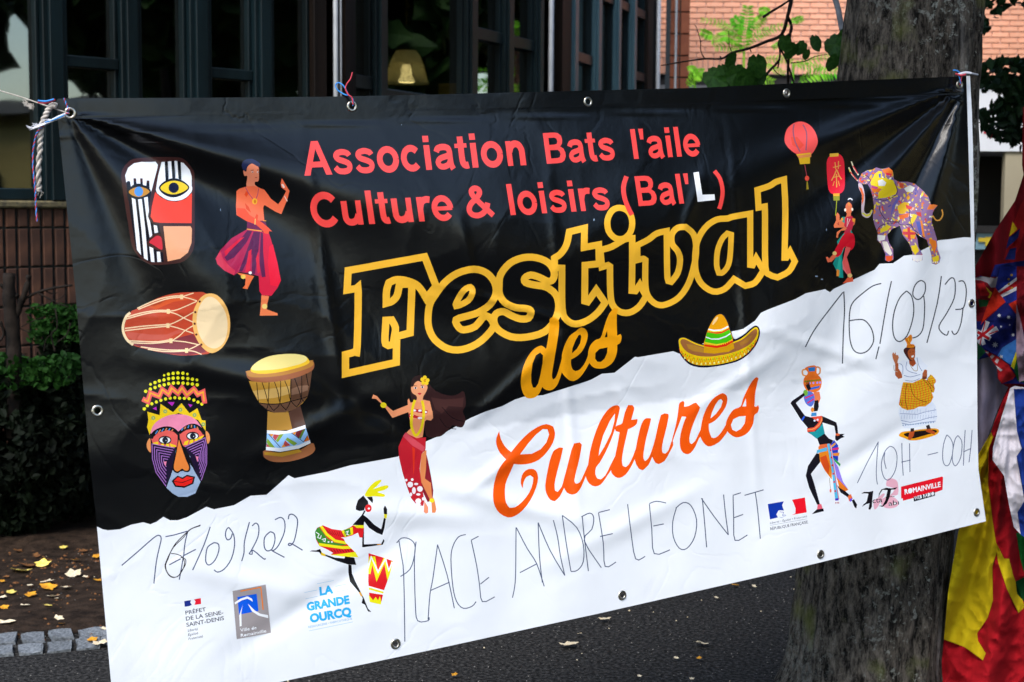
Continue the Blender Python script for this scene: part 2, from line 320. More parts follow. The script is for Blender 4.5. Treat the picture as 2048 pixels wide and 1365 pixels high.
# ---------------------------------------------------------------- printed artwork of the banner (outlines measured on the sheet)
def art_banner(A):
    P, S, L, E, ctx, text = A.P, A.S, A.L, A.E, A.ctx, A.text
    W = 'f4f6fa'; K = '0a0a0e'
    # --- white lower half of the sheet with its torn-paper edge, and the white margin on the right
    ctx(0, 0, 1)
    P(W, "100,1049 195,1054 205,1059 216,1061 240,1059 262,1050 286,1045 301,1049 313,1044 327,1034 340,1041 356,1041 374,1035 413,1014 428,1019 468,1011 501,992 533,990 577,951 589,957 655,944 701,931 795,914 853,883 879,872 940,837 970,824 1004,813 1029,800 1047,794 1086,791 1174,763 1182,760 1204,748 1229,746 1270,714 1276,715 1346,703 1359,708 1400,690 1465,663 1487,658 1510,642 1522,626 1535,620 1590,599 1612,587 1650,579 1660,585 1668,578 1749,540 1759,528 1786,527 1808,512 1825,510 1858,494 1877,481 1899,479 1928,475 1999,477 1999,1500 100,1500")
    P(W, "1932,130 1999,130 1999,480 1942,480 1937,300")
    # --- small light scuffs on the black
    for x, y, a, b in ((1633, 553, 5, 2.5), (1644, 559, 4, 2), (1188, 440, 2.5, 4), (1440, 415, 2, 2), (803, 250, 1.6, 1.6), (441, 420, 1, 4), (1653, 460, 1, 4)):
        E('7f93a8', x, y, a * .6, b * .6)
    # --- cubist face board
    ctx(230, 300, 5.689, 'printed_mask', 'printed cubist face with striped cheek, blue and yellow eyes')
    S('40211f', "70,300 90,215 150,140 230,100 420,85 700,85 800,120 880,220 905,300 905,600 905,1050 870,1180 780,1270 640,1300 440,1310 330,1270 240,1180 190,1080 150,850 110,600 80,400")
    P('0b0b1c', "128,350 140,520 158,600 200,900 235,1120 290,1200 370,1262 440,1278 520,1278 555,1275 525,980 500,850 430,840 380,790 385,690 412,480 420,380")
    P(W, "115,290 150,205 215,155 300,138 460,135 487,170 480,215 440,370 412,480 395,480 392,350 360,350 355,410 318,400 315,325 285,325 288,385 245,385 240,325 210,325 212,395 180,420 172,360 145,355 128,375")
    P(W, "190,545 232,565 270,900 297,1200 250,1140 225,900"); P(W, "262,565 305,560 345,900 375,1260 330,1235 300,900")
    P(W, "330,545 372,535 385,690 375,760 400,820 425,980 395,1000 362,800"); P(W, "440,855 478,865 490,940 450,950")
    P(W, "390,1100 435,1120 450,1278 410,1275"); P(W, "475,1160 512,1160 525,1275 482,1278")
    S('0b0b14', "143,475 190,420 270,393 350,412 412,475 350,535 270,553 190,535"); S('c88a2a', "155,480 200,440 270,422 340,435 395,475 340,520 270,537 200,520")
    E('4c92dc', 270, 475, 50, 56)
    S('40211f', "365,1060 400,1000 440,960 500,952 548,1000 548,1150 520,1162 460,1130 380,1095"); S('d43040', "390,1050 440,1000 470,980 500,980 530,1010 540,1130 500,1125 440,1085")
    P(W, "530,140 690,125 780,150 850,230 872,300 872,480 800,550 700,580 600,570 510,520 465,460 490,300")
    for q in ("565,140 600,128 612,358 575,352", "640,128 675,126 688,335 652,335", "710,128 748,138 757,350 722,335"): P('0b0b14', q)
    P('f2452f', "458,480 520,540 600,580 700,592 800,560 875,490 872,835 520,832 440,820 405,760 420,640")
    S(W, "470,470 520,380 640,330 720,330 860,400 872,470 800,550 700,580 600,570 520,525")
    S('0b0b14', "497,435 560,360 670,322 780,358 848,430 780,505 670,543 560,512"); S('ecca22', "515,435 580,375 670,352 770,375 832,430 770,480 670,508 580,490")
    E('0d1030', 668, 432, 59, 60)
    P('fdb083', "550,870 860,870 875,900 870,1060 830,1170 740,1240 600,1270 575,1100")
    # --- dancer in red trousers
    ctx(420, 310, 4.139, 'printed_dancer', 'printed bare-chested dancer in wide crimson trousers')
    S('f58f6a', "275,130 300,140 310,100 350,72 400,100 405,150 402,215 372,225 374,250 400,275 305,272 310,180 285,175")
    S('222a50', "262,85 285,45 350,35 410,70 412,100 385,92 345,72 312,95 295,130 275,125")
    for x in (352, 396): E('fff2ea', x, 143, 8, 6); E('241020', x + 2, 144, 4, 5)
    L('6a2030', 5, "338,130 362,126"); L('6a2030', 5, "388,128 402,124"); L('b03028', 5, "372,190 392,188")
    P('f67048', "220,300 245,280 305,262 370,258 450,290 480,330 505,365 565,410 600,360 630,300 590,270 585,235 595,195 640,270 658,300 640,370 590,492 540,470 450,415 440,440 450,545 330,560 220,500 215,430 218,360")
    P('fde0d8', "590,245 605,240 622,270 606,276"); P('e8481f', "290,400 320,430 340,480 300,450"); P('ea4a20', "385,490 400,500 392,545 372,520"); P('e8481f', "300,300 320,320 300,350 285,330")
    L('a03a68', 5, "292,268 320,320 360,372"); L('a03a68', 5, "402,278 395,330 378,372"); E('f8b030', 370, 385, 22, 26); E('d07820', 372, 388, 10, 14)
    P('6e1545', "308,550 440,545 462,560 470,600 440,632 305,615")
    P('b3204e', "305,618 425,635 490,660 500,700 520,800 470,1010 405,1005 340,985 240,970 200,995 120,960 60,900 45,860 85,790 180,690")
    P('d8163a', "420,640 490,655 505,700 545,850 588,1040 560,1100 508,1168 430,1162 410,1130 403,1000 450,1010 440,800")
    P('f01034', "490,760 520,740 560,900 586,1040 560,1090 500,1080 480,900")
    for q in ("310,625 350,632 300,730 200,850 140,880 120,850 220,740", "362,635 415,640 400,800 372,990 345,985 350,820 300,900 265,970 240,965 290,830", "420,640 440,650 440,800 460,1010 430,1015 410,900"): P('5c1748', q)
    for q in ("250,690 285,680 160,800 130,840 118,800", "320,800 345,780 330,960 290,975", "380,860 400,800 415,970 395,985"): P('e01c3c', q)
    P('d83450', "85,795 50,860 60,905 120,960 200,998 210,960 160,920 110,860")
    P('f1502a', "220,440 290,445 330,500 430,560 480,600 515,635 490,632 485,655 450,650 430,620 380,578 300,548 225,502")
    L('f0a030', 8, "305,615 430,632"); L('f0a030', 7, "440,545 465,547"); L('f8b860', 8, "375,530 372,578")
    P('f4743c', "220,975 300,990 365,1005 340,1050 310,1112 268,1105 290,1080 295,1030"); E('f8d058', 275, 1010, 20, 18); E('fff4ec', 333, 977, 14, 12)
    P('f4804c', "425,1163 490,1170 475,1230 470,1280 560,1312 562,1330 412,1332 420,1260"); E('fbd878', 452, 1255, 22, 22); L('fbd0c0', 8, "615,340 640,385")
    # --- long barrel drum
    ctx(230, 570, 8.533, 'printed_drum', 'printed red barrel drum with cream cords')
    S('c8482c', "260,470 400,400 700,240 1000,150 1300,128 1560,148 1650,400 1600,900 1640,1150 1400,1195 1100,1205 800,1160 500,1090 300,1025 200,900 160,700", n=3)
    P('84303a', "230,930 600,1000 900,990 1100,900 1330,840 1460,1000 1560,1150 1250,1204 900,1180 600,1110 330,1030"); P('cf5a48', "300,940 900,940 1000,860 1180,800 1100,760 880,850 600,850 200,800 210,880")
    P('de5a2c', "560,380 900,250 1300,200 1380,240 1000,290 700,420")
    S('fbbf6a', "1640,148 1760,190 1880,330 1950,520 1965,700 1940,880 1850,1050 1720,1150 1620,1160 1500,1080 1400,940 1340,780 1322,620 1345,430 1430,260 1530,170", n=3)
    S('fde0b0', "1640,205 1740,260 1860,420 1915,600 1915,800 1860,980 1760,1070 1660,1085 1540,1020 1440,860 1395,690 1400,520 1450,350 1540,230", n=3)
    E('fbe6c0', 270, 480, 1, 1)
    L('fde0b0', 44, "262,478 200,530 150,640 135,760 165,870 225,960 310,1025", sm=1)
    for q in ("380,402 600,300 800,230 1000,195 1115,190", "400,420 620,330 850,250 1000,222 1115,215", "215,548 450,480 700,440 890,438", "190,588 450,512 700,465 890,462", "170,745 500,705 880,680", "170,785 500,745 880,708",
              "240,955 500,968 750,970 930,940", "270,988 500,1000 750,992 930,965", "440,1060 700,1095 950,1115 1200,1115", "560,1100 800,1135 1000,1140 1200,1130"):
        L('fddcae', 20, q, sm=1)
    for q in ("1160,200 1340,140", "1160,210 1260,230 1400,275", "930,450 1080,420 1400,280", "930,465 1050,500 1180,570 1335,640", "930,680 1050,630 1180,560 1345,465", "930,700 1080,740 1340,830", "980,950 1100,870 1200,780 1330,700", "980,955 1200,975 1430,1025", "1250,1110 1340,1070 1450,1010", "1250,1125 1360,1140 1480,1190"):
        L('fddcae', 17, q, sm=1)
    for x, y in ((1137, 208), (910, 455), (903, 697), (955, 955), (1222, 1122)): P('fbd8a0', f"{x-26},{y-40} {x+26},{y-40} {x+26},{y+40} {x-26},{y+40}")
    for x, y in ((1445, 287), (1370, 468), (1360, 665), (1388, 850), (1475, 1022)): E('5e2226', x, y, 20, 20)
    # --- goblet drum
    ctx(480, 700, 5.935, 'printed_drum', 'printed goblet drum with black lacing and patterned band')
    P('bd8c34', "105,370 300,390 600,350 855,250 830,420 800,560 740,640 650,700 560,740 400,745 320,710 220,620 150,490")
    P('d9ae62', "150,490 600,430 600,520 420,570 210,590"); P('62422f', "600,350 855,250 830,440 800,560 720,650 590,725 600,600 592,450"); P('8a6650', "600,470 700,430 815,420 805,480 700,520 602,540")
    P('6b4a36', "225,632 470,642 600,615 780,560 720,650 620,720 500,748 400,745 320,710")
    P('bd8c3c', "328,728 400,747 575,742 625,950 450,960 320,955"); P('5a3c30', "575,742 640,705 715,662 760,830 782,900 622,950")
    S('a2603c', "75,285 100,255 400,200 820,130 870,140 882,190 850,250 700,320 500,368 300,388 150,372 95,340"); S('c08438', "85,275 130,240 800,130 860,140 870,180 780,230 500,305 250,328 110,318")
    S('fbc92e', "125,240 160,180 260,110 400,65 600,48 750,65 810,110 818,160 700,210 500,260 300,285 170,275"); S('fbe68e', "135,215 170,170 260,110 400,65 600,48 750,65 800,105 760,150 640,190 450,230 250,245 150,240")
    P('9ccaf8', "320,990 450,1005 600,985 782,930 828,1080 700,1130 480,1168 312,1152")
    for c, q in (('f29a20', "345,1000 400,1000 380,1035"), ('c04a4a', "400,1005 470,1003 420,1080 390,1040"), ('84a83a', "470,1003 520,1000 450,1100 425,1080"), ('84a83a', "325,1050 420,1165 350,1158 315,1100"), ('c04a4a', "315,1110 360,1158 314,1152"),
                 ('84a83a', "560,1040 680,1110 640,1140 540,1070"), ('c04a4a', "535,1075 600,1135 540,1150 515,1120"), ('f29a20', "515,1122 545,1152 490,1160"), ('f29a20', "620,985 670,970 650,1010"), ('7a2830', "670,970 780,935 700,1050 655,1010"),
                 ('5a7a2a', "740,960 780,938 720,1060 700,1040"), ('f47a20', "800,1010 825,1075 760,1095")): P(c, q)
    L('0e1428', 7, "340,1000 480,1160"); L('0e1428', 7, "610,985 755,1095 800,1020")
    P('fbfcff', "320,955 550,965 775,893 782,932 600,988 450,1008 320,992"); P('fbfcff', "310,1152 480,1168 700,1130 830,1072 838,1108 700,1172 480,1212 308,1192")
    S('a5663f', "275,1240 300,1192 480,1225 700,1195 850,1108 888,1150 885,1200 830,1250 700,1300 550,1330 400,1330 300,1290"); P('c8952e', "290,1215 480,1222 700,1180 735,1212 500,1270 290,1248")
    for q in ("198,390 208,500 222,630", "262,388 300,500 340,640 398,722", "345,385 335,640 315,705", "408,380 450,500 475,630 545,715", "482,370 475,630 398,722", "530,365 575,480 600,600 672,680", "605,350 600,600 545,715", "648,340 700,480 725,570 760,615", "733,310 728,575 672,680", "785,285 812,430", "222,630 340,645 475,640 600,612 725,580 800,555"):
        L('0c0a0c', 9, q, sm=1)
    # --- geometric tribal mask with crown
    ctx(270, 730, 5.056, 'printed_mask', 'printed pink and purple geometric mask under a dotted headdress')
    P('0b0a12', "125,470 250,380 450,330 640,380 713,470 735,700 735,1010 665,1180 610,1305 530,1338 440,1338 380,1302 210,1090 160,800 122,630")
    for x, y, r in ((295, 107, 12), (338, 95, 16), (386, 87, 17), (434, 83, 17), (484, 86, 17), (530, 93, 13), (157, 198, 14), (202, 180, 17), (246, 163, 17), (293, 153, 17), (340, 140, 17), (386, 135, 17), (434, 133, 17), (484, 135, 17), (534, 140, 17), (580, 146, 17), (626, 153, 14),
                    (108, 268, 17), (155, 246, 17), (203, 230, 17), (249, 213, 17), (295, 203, 17), (341, 192, 17), (388, 186, 17), (437, 184, 17), (486, 186, 17), (533, 190, 17), (580, 195, 17), (629, 203, 17),
                    (94, 446, 17), (125, 414, 16), (170, 394, 16), (216, 376, 16), (262, 359, 16), (309, 346, 16), (356, 337, 16), (403, 333, 16), (451, 338, 16), (499, 340, 16), (547, 342, 16), (595, 358, 16), (637, 377, 16), (675, 398, 16)):
        E('f4ee22', x, y, r, r, n=12)
    L('f2605c', 50, "75,345 130,372 155,285 245,320 275,250 340,298 370,235 435,290 475,235 525,305 595,245 635,300 688,275 705,392"); L('fbb428', 14, "90,352 130,372 155,285 245,320 275,250 340,298 370,235 435,290 475,235 525,305 595,245 635,300 688,275 700,370")
    for q in ("180,445 215,422 220,460", "330,378 400,378 375,418", "535,395 582,405 560,430"): P('c62cc0', q)
    P('fbd21c', "125,475 250,510 258,395 385,480 470,388 550,490 630,440 675,560 713,565 713,668 640,560 440,488 250,560 170,640 148,710 122,630 135,560")
    for x, y in ((185, 538), (305, 472), (460, 455), (602, 508), (690, 602)): E('8cb070', x, y, 20, 20); E('f0d860', x, y, 8, 8)
    S('fa92b2', "160,700 180,620 240,560 330,515 430,500 540,515 620,560 665,620 672,645 560,600 442,680 350,630 240,640")
    P('f0625a', "165,750 230,690 330,660 430,690 430,830 360,840 230,825 175,785"); P('f0625a', "452,700 520,660 620,640 690,690 700,720 620,770 500,830 455,790")
    S('f39a5a', "152,742 120,790 125,850 158,888 160,820"); S('f39a5a', "715,668 750,700 758,760 735,802 720,740")
    L('0b0a12', 34, "165,745 200,680 300,640 380,650 438,700", sm=1); L('0b0a12', 34, "448,690 520,630 600,612 665,650 702,700", sm=1)
    for i, q in enumerate(("205,700 230,665", "235,690 260,655", "270,675 290,645", "305,665 322,640", "340,665 355,642", "370,670 385,652", "470,665 485,640", "500,650 512,625", "535,640 545,612", "570,635 572,608", "605,640 600,612", "640,655 628,628")): L(('4a90d0', 'e08858')[i % 2], 11, q)
    for x, y in ((303, 762), (583, 721)): E('0b0a12', x, y, 66, 44); E('f6f8fa', x, y, 55, 30); E('15182c', x + 2, y, 30, 32); E('dfe6ea', x + 10, y + 4, 4, 5)
    for q in ("178,790 235,776 235,826 195,812", "245,828 275,795 295,800 290,838", "303,838 318,798 340,798 352,836", "362,832 350,795 415,815 412,832"): P('fbd21c', q)
    for q in ("488,812 505,775 545,762 530,808", "545,805 560,758 590,755 590,800", "600,795 605,750 635,740 640,775", "645,770 640,735 695,712 690,730"): P('fbd21c', q)
    P('1c1030', "165,795 410,842 385,1000 372,1070 315,1238 210,1092 170,950"); P('1c1030', "500,828 715,727 732,830 730,1010 670,1178 600,1080 540,900")
    for k in range(6):
        t = k / 6.2
        def mixp(a, c): return ' '.join('%.1f,%.1f' % (x + (c[0] - x) * t, y + (c[1] - y) * t) for x, y in a)
        L('b478cc', 7, mixp([(400, 842), (172, 800), (176, 950), (214, 1090), (314, 1228)], (318, 985))); L('b478cc', 7, mixp([(505, 830), (708, 738), (726, 840), (724, 1005), (670, 1168)], (632, 935)))
    P('fa8cb0', "288,978 320,978 308,1030"); P('fa8cb0', "612,925 642,928 632,985")
    P('a0b4d0', "378,1068 430,1085 550,1060 560,930 500,840 600,1075 663,1182 610,1300 530,1335 440,1335 380,1300 317,1242 360,1130"); P('60b8d0', "415,850 405,960 390,1010 412,900"); P('0b0a12', "500,840 545,905 612,1075 560,1010")
    S('0b0a12', "440,740 470,780 530,950 562,1035 545,1082 500,1082 475,1065 430,1098 385,1068 380,1010 410,900"); S('f58a3c', "442,765 455,790 515,960 545,1030 535,1068 500,1068 475,1050 430,1080 398,1058 395,1010 418,900")
    P('0b0a12', "370,1175 430,1120 480,1140 525,1112 608,1132 590,1205 500,1245 405,1235"); P('f5221c', "390,1178 435,1135 482,1158 525,1128 590,1142 575,1195 500,1228 415,1220"); L('0b0a12', 7, "390,1180 480,1190 590,1150")
    # --- red lettering
    R = 'fb4a45'
    ctx(0, 0, 1, 'printed_lettering', 'red printed lettering on the two upper lines')
    bold(A, "Association", (609, 352), (1057, 330.5), (-8.6, -68), R)
    bold(A, "Bats", (1089, 328.4), (1232, 319.8), (-8.4, -61.3), R)
    bold(A, "l'aile", (1264, 318.7), (1402, 311.5), (-8.3, -59.5), R)
    bold(A, "Culture", (624, 454.8), (908, 440), (-9.6, -67), R)
    bold(A, "&", (933.3, 437.5), (988, 433), (-9, -63), R)
    bold(A, "loisirs", (1017, 431), (1222, 419.5), (-9.7, -62), R)
    bold(A, "Bal'", (1273, 413), (1384, 406.5), (-9, -59.5), R)
    ctx(0, 0, 1, 'printed_lettering', 'white printed capital letter in the second line')
    ctx(1010, 230, 4.452, 'printed_lettering', 'white printed capital letter in the second line')
    P('fbfcff', "1678,515 1725,508 1757,712 1865,708 1870,758 1716,775")
    # --- big yellow outlined title
    Y = 'ffbf34'
    ctx(670, 340, 3.102, 'printed_title', 'large hollow yellow brush title')
    L(Y, 45, "82,625 557,540 627,722 566,797 535,745 500,710 440,687 380,682 335,700 320,750 318,828 355,815 385,780 400,712 478,708 466,1012 368,1038 375,980 352,932 316,934 310,1065 330,1090 382,1080 380,1195 65,1265 65,1147 120,1130 137,1100 144,760 132,737 75,746", cl=1, sm=2)
    L(Y, 44, "620,780 680,700 760,642 860,617 940,640 990,700 998,770 960,838 890,885 830,905 752,930 765,975 800,993 870,972 935,905 985,960 950,1020 880,1080 790,1115 700,1110 620,1055 582,980 578,900 590,830", cl=1, sm=1)
    L(Y, 38, "752,845 765,800 800,748 840,728 853,760 825,812", cl=1, sm=1)
    L(Y, 44, "1018,720 1028,650 1085,580 1165,546 1250,546 1325,578 1360,635 1352,680 1320,692 1270,668 1215,653 1178,672 1183,700 1240,715 1310,728 1370,775 1388,850 1365,930 1300,1005 1190,1038 1090,1035 1010,990 985,935 1000,893 1045,880 1095,905 1150,925 1200,920 1216,880 1190,862 1120,855 1055,825 1022,775", cl=1, sm=1)
    ctx(1120, 340, 3.102, 'printed_title')
    L(Y, 42, "-35,548 5,520 40,465 58,385 152,362 150,482 240,465 243,583 155,592 153,815 172,820 225,745 280,825 235,885 170,935 95,957 40,930 14,860 12,610 -33,608", cl=1, sm=2)
    L(Y, 40, "250,498 320,478 400,432 448,425 448,600 445,750 468,752 495,712 535,785 490,850 430,886 370,880 325,835 312,750 310,600 298,592 260,603", cl=1, sm=2)
    L(Y, 38, "371,236 420,255 447,310 440,380 400,425 345,425 302,380 295,310 325,252", cl=1, sm=1)
    L(Y, 38, "480,468 550,432 600,395 662,380 665,640 672,690 690,695 730,640 745,560 730,505 695,460 695,400 730,360 780,355 828,400 845,480 835,580 800,700 740,790 660,835 600,835 550,790 530,720 530,560 515,552 480,560", cl=1, sm=2)
    L(Y, 38, "1070,292 1180,272 1180,590 1195,592 1217,548 1262,625 1210,700 1150,720 1080,678 1020,740 950,755 880,710 845,640 838,560 850,450 900,360 970,310 1040,302", cl=1, sm=2)
    L(Y, 34, "1062,402 1058,500 1045,590 1010,637 985,640 972,590 978,500 1005,430 1038,395", cl=1, sm=2)
    L(Y, 38, "1225,125 1300,100 1340,75 1390,60 1398,250 1393,545 1405,545 1427,508 1457,568 1420,630 1350,668 1300,650 1274,600 1272,300 1270,228 1232,235", cl=1, sm=2)
    ctx(1010, 230, 4.452, 'printed_lettering', 'red printed lettering on the two upper lines')
    L(R, 42, "1082,548 1055,640 1065,740 1098,830 1130,893", sm=1); L(R, 36, "1865,500 1915,570 1938,680 1925,780 1907,838", sm=1)
    ctx(1020, 600, 6.204, 'printed_title', 'small solid yellow script word under the title')
    D = 'fda80e'
    A.R(D, "490,250 510,225 545,218 590,240 610,290 600,430 570,620 540,800 520,940 535,992 570,960 600,880 640,740 645,680 680,560 740,450 820,390 860,355 895,346 940,370 965,430 950,520 900,630 830,700 757,742 757,800 775,860 810,885 860,870 920,800 965,700 972,640 1000,560 1060,500 1125,470 1165,350 1200,240 1240,160 1290,105 1340,110 1325,200 1325,330 1330,445 1370,425 1385,460 1370,530 1330,560 1325,660 1280,770 1190,840 1100,855 1030,835 985,785 930,880 870,960 800,1005 740,1000 680,950 643,900 600,1030 550,1100 490,1125 430,1110 400,1080 370,1150 320,1205 255,1225 190,1205 145,1110 135,1000 160,850 220,710 300,610 380,570 420,585 448,610 470,500 490,330")
    for q in ("375,655 410,690 405,780 380,920 350,1040 315,1090 285,1090 265,1030 262,930 280,790 320,690", "875,430 885,460 870,540 830,610 768,665 775,600 810,510 850,440", "1205,380 1210,465 1175,465", "1210,590 1205,660 1175,730 1130,770 1085,770 1055,730 1060,660 1110,610"): P(None, q, hole=1)
    O = 'fd5a08'
    ctx(970, 740, 4.404, 'printed_title', 'orange script word on the white half')
    A.R(O, "125,540 140,610 180,680 230,725 300,640 380,560 460,505 540,478 600,500 618,560 600,640 550,720 480,790 400,825 320,835 255,830 215,920 180,1010 176,1100 185,1170 215,1215 265,1210 330,1160 390,1080 420,1000 425,950 400,930 365,945 340,990 333,1045 315,1000 325,930 360,885 410,872 450,890 468,950 450,1040 400,1150 330,1240 260,1290 200,1300 130,1265 85,1200 70,1110 80,1000 110,900 150,830 185,790 130,730 100,660 100,600", n=2)
    P(None, "310,745 380,650 450,570 510,522 550,525 565,570 540,640 490,700 410,740", hole=1)
    A.R(O, "625,700 655,685 688,688 668,780 635,900 613,1010 618,1065 640,1075 675,1030 695,960 730,830 760,710 785,648 835,640 853,660 835,770 805,890 787,975 800,1003 835,990 870,920 905,840 912,900 885,945 850,1030 810,1085 765,1100 720,1080 697,1040 660,1115 615,1158 575,1145 540,1090 530,1020 545,920 570,800 600,720", n=2)
    A.R(O, "905,850 925,720 960,590 1010,460 1070,365 1125,320 1170,313 1188,340 1165,440 1145,520 1110,620 1060,730 1010,820 978,860 972,920 990,958 1020,965 1060,930 1100,850 1145,760 1130,880 1110,885 1060,960 1020,1010 970,1028 920,1005 890,950 890,900", n=2)
    P(None, "1145,385 1100,450 1040,580 1010,690 1000,760 1050,680 1110,560 1140,450", hole=1)
    ctx(1240, 740, 5.25, 'printed_title')
    A.R(O, "85,370 130,372 150,400 140,450 118,525 185,518 175,570 130,605 85,625 60,730 30,870 20,960 30,1010 60,1022 95,990 135,910 168,820 175,880 150,950 110,1030 60,1100 0,1135 -50,1125 -90,1080 -89,1037 -60,950 -47,882 -22,760 -5,656 -45,645 -58,605 -30,585 0,575 25,555 50,450", n=2)
    A.R(O, "260,515 300,508 327,512 310,590 275,720 248,870 248,935 265,958 300,925 335,840 370,720 405,560 430,475 470,458 508,465 510,500 490,600 455,740 440,830 450,875 478,880 515,835 550,740 560,790 520,870 470,955 410,990 370,975 338,915 300,1000 240,1055 195,1035 155,950 165,830 195,680 225,570", n=2)
    A.R(O, "620,360 640,338 665,328 677,345 672,388 720,380 775,350 800,345 840,395 830,430 785,530 745,640 728,720 735,770 752,780 790,745 830,660 865,590 860,680 830,720 790,810 740,875 690,885 645,850 628,780 635,680 665,570 695,495 650,490 620,570 570,700 520,860 510,840 545,740 590,560 610,440", n=2)
    A.R(O, "850,600 870,500 910,400 970,310 1040,260 1080,245 1115,265 1128,310 1110,390 1050,480 990,540 932,570 935,640 960,710 1000,715 1060,660 1120,560 1130,640 1100,690 1040,760 950,805 900,790 860,740 840,680", n=2)
    P(None, "1060,308 1078,330 1060,390 1010,460 950,512 965,450 1000,370 1035,320", hole=1)
    A.R(O, "1112,560 1140,490 1190,420 1265,385 1290,310 1330,220 1380,130 1420,85 1438,78 1455,90 1440,150 1420,250 1412,385 1435,385 1450,370 1460,400 1445,450 1410,480 1400,560 1360,640 1300,690 1220,710 1160,680 1117,630")
    for q in ("1322,300 1325,385 1285,385", "1320,485 1310,560 1270,620 1220,648 1180,630 1165,580 1190,520 1250,490"): P(None, q, hole=1)
    # --- sombrero
    ctx(1340, 620, 10.24, 'printed_sombrero', 'printed straw hat with green and red bands')
    S('14162a', "160,680 170,590 250,550 360,580 520,660 690,700 740,540 780,400 860,240 940,130 1030,75 1110,110 1180,230 1240,400 1310,590 1420,560 1540,480 1640,390 1740,325 1810,350 1845,450 1820,600 1740,760 1600,920 1420,1040 1200,1110 950,1160 700,1185 520,1165 380,1110 260,990 185,860")
    S('fbd010', "180,680 190,600 260,572 340,590 500,670 700,735 1000,760 1290,660 1440,600 1560,510 1660,420 1740,360 1790,370 1815,450 1790,590 1710,740 1580,890 1400,1010 1180,1080 950,1125 700,1140 530,1125 400,1070 290,970 210,850")
    S('a86a3a', "215,680 225,620 270,600 340,620 500,700 700,760 1000,790 1290,690 1440,630 1560,550 1660,450 1740,395 1780,410 1785,480 1750,570 1650,690 1500,790 1300,870 1050,930 800,960 580,945 420,900 300,820")
    P('c08830', "330,700 480,720 700,790 700,880 480,850 380,800"); P('b87c30', "1420,680 1640,530 1700,520 1600,660 1450,740")
    P('e2a410', "700,730 1290,650 1320,790 1200,860 900,900 690,880")
    S('f0a20a', "700,740 720,600 780,400 860,240 940,130 1030,90 1100,130 1170,250 1220,400 1290,640 1150,740 950,785", n=3)
    P('f8d090', "860,300 900,200 960,140 990,150 960,220 890,310")
    P('fbfcff', "790,385 900,410 1050,400 1190,325 1205,355 1060,430 900,440 780,410"); P('fbd82a', "780,410 900,440 1060,430 1205,355 1210,375 1060,455 900,460 778,425"); P('e8301a', "775,435 900,458 1060,450 1212,372 1218,400 1060,480 950,492 765,460")
    P('4cc80e', "762,460 950,494 1060,482 1218,402 1275,600 1150,670 950,705 710,660"); P('fbfcff', "735,548 850,590 1000,585 1150,530 1235,475 1242,495 1150,560 1000,612 850,610 732,568")
    P('fbd82a', "708,660 950,705 1150,670 1275,598 1282,625 1150,700 950,735 705,690"); P('ea2410', "702,715 950,740 1150,705 1285,630 1295,655 1150,745 950,785 700,745")
    for k in range(13):
        x = 720 + k * 44; y = 725 + 22 * (1 - ((k - 5) / 6) ** 2) - (max(0, k - 6) * 11); P('ea2410', f"{x-20},{y+12:.0f} {x},{y-26:.0f} {x+20},{y+12:.0f}")
        x = 795 + k * 33; y = 440 + 14 * (1 - ((k - 4) / 5) ** 2) - (max(0, k - 5) * 7); P('fbd82a', f"{x-12},{y-8:.0f} {x},{y+16:.0f} {x+12},{y-8:.0f}")
    zz = "190,790 215,880 245,850 265,960 320,905 345,1040 400,940 430,1090 485,975 510,1120 570,990 595,1135 655,995 690,1135 745,1000 775,1130 830,995 865,1120 920,985 950,1115 1005,975 1040,1105 1095,965 1130,1085 1185,950 1215,1065 1270,925 1305,1045 1355,895 1395,1010 1440,865 1480,975 1520,820 1570,920 1595,775 1650,840 1675,715 1720,760 1745,635 1790,650"
    L('dc3a10', 11, zz)
    for q in ((270, 905), (360, 940), (500, 1000), (610, 1020), (700, 1025), (785, 1020), (880, 1010), (960, 1000), (1050, 990), (1140, 975), (1225, 955), (1310, 920), (1395, 890), (1480, 860), (1560, 810), (1640, 750), (1705, 690)): E('8cc020', q[0], q[1], 12, 22, n=6)
    for q in ((300, 990), (385, 1040), (465, 1080), (550, 1100), (640, 1110), (730, 1100), (820, 1095), (905, 1090), (995, 1075), (1085, 1060), (1175, 1040), (1260, 1010), (1350, 975), (1440, 960), (1525, 910), (1605, 850)): E('fbf6a0', q[0], q[1], 15, 22, n=6)
    # --- round lantern and long lantern
    ctx(1550, 230, 3.794, 'printed_lantern', 'printed round red paper lantern with a gold base')
    S('fb5a55', "72,180 90,110 140,65 200,52 260,75 305,130 325,200 310,250 275,300 220,318 165,300 110,260 80,220"); P('f0503c', "120,170 170,170 220,230 190,260 130,230")
    L('8a5a70', 9, "145,70 138,130 155,210 190,280", sm=1); L('8a5a70', 9, "212,75 238,130 240,200 235,270", sm=1)
    P('f59a50', "160,300 275,290 275,320 250,326 180,330"); P('f8c428', "180,330 265,320 265,370 190,376"); L('b04050', 5, "225,376 240,460"); E('f0503c', 243, 482, 17, 20); P('a08a20', "240,505 248,505 256,565 238,568"); L('f8c428', 10, "165,305 270,292")
    ctx(1550, 230, 3.794, 'printed_lantern', 'printed tall red lantern with a gold character')
    S('f0263a', "392,385 396,345 412,314 440,300 475,297 502,308 520,340 527,390 530,520 524,565 505,592 475,603 440,602 417,588 404,555 396,480"); P('f8c040', "415,295 482,290 482,315 415,320"); P('f8b030', "442,598 490,596 490,615 442,618"); P('9a9a20', "442,618 490,615 490,650 445,652")
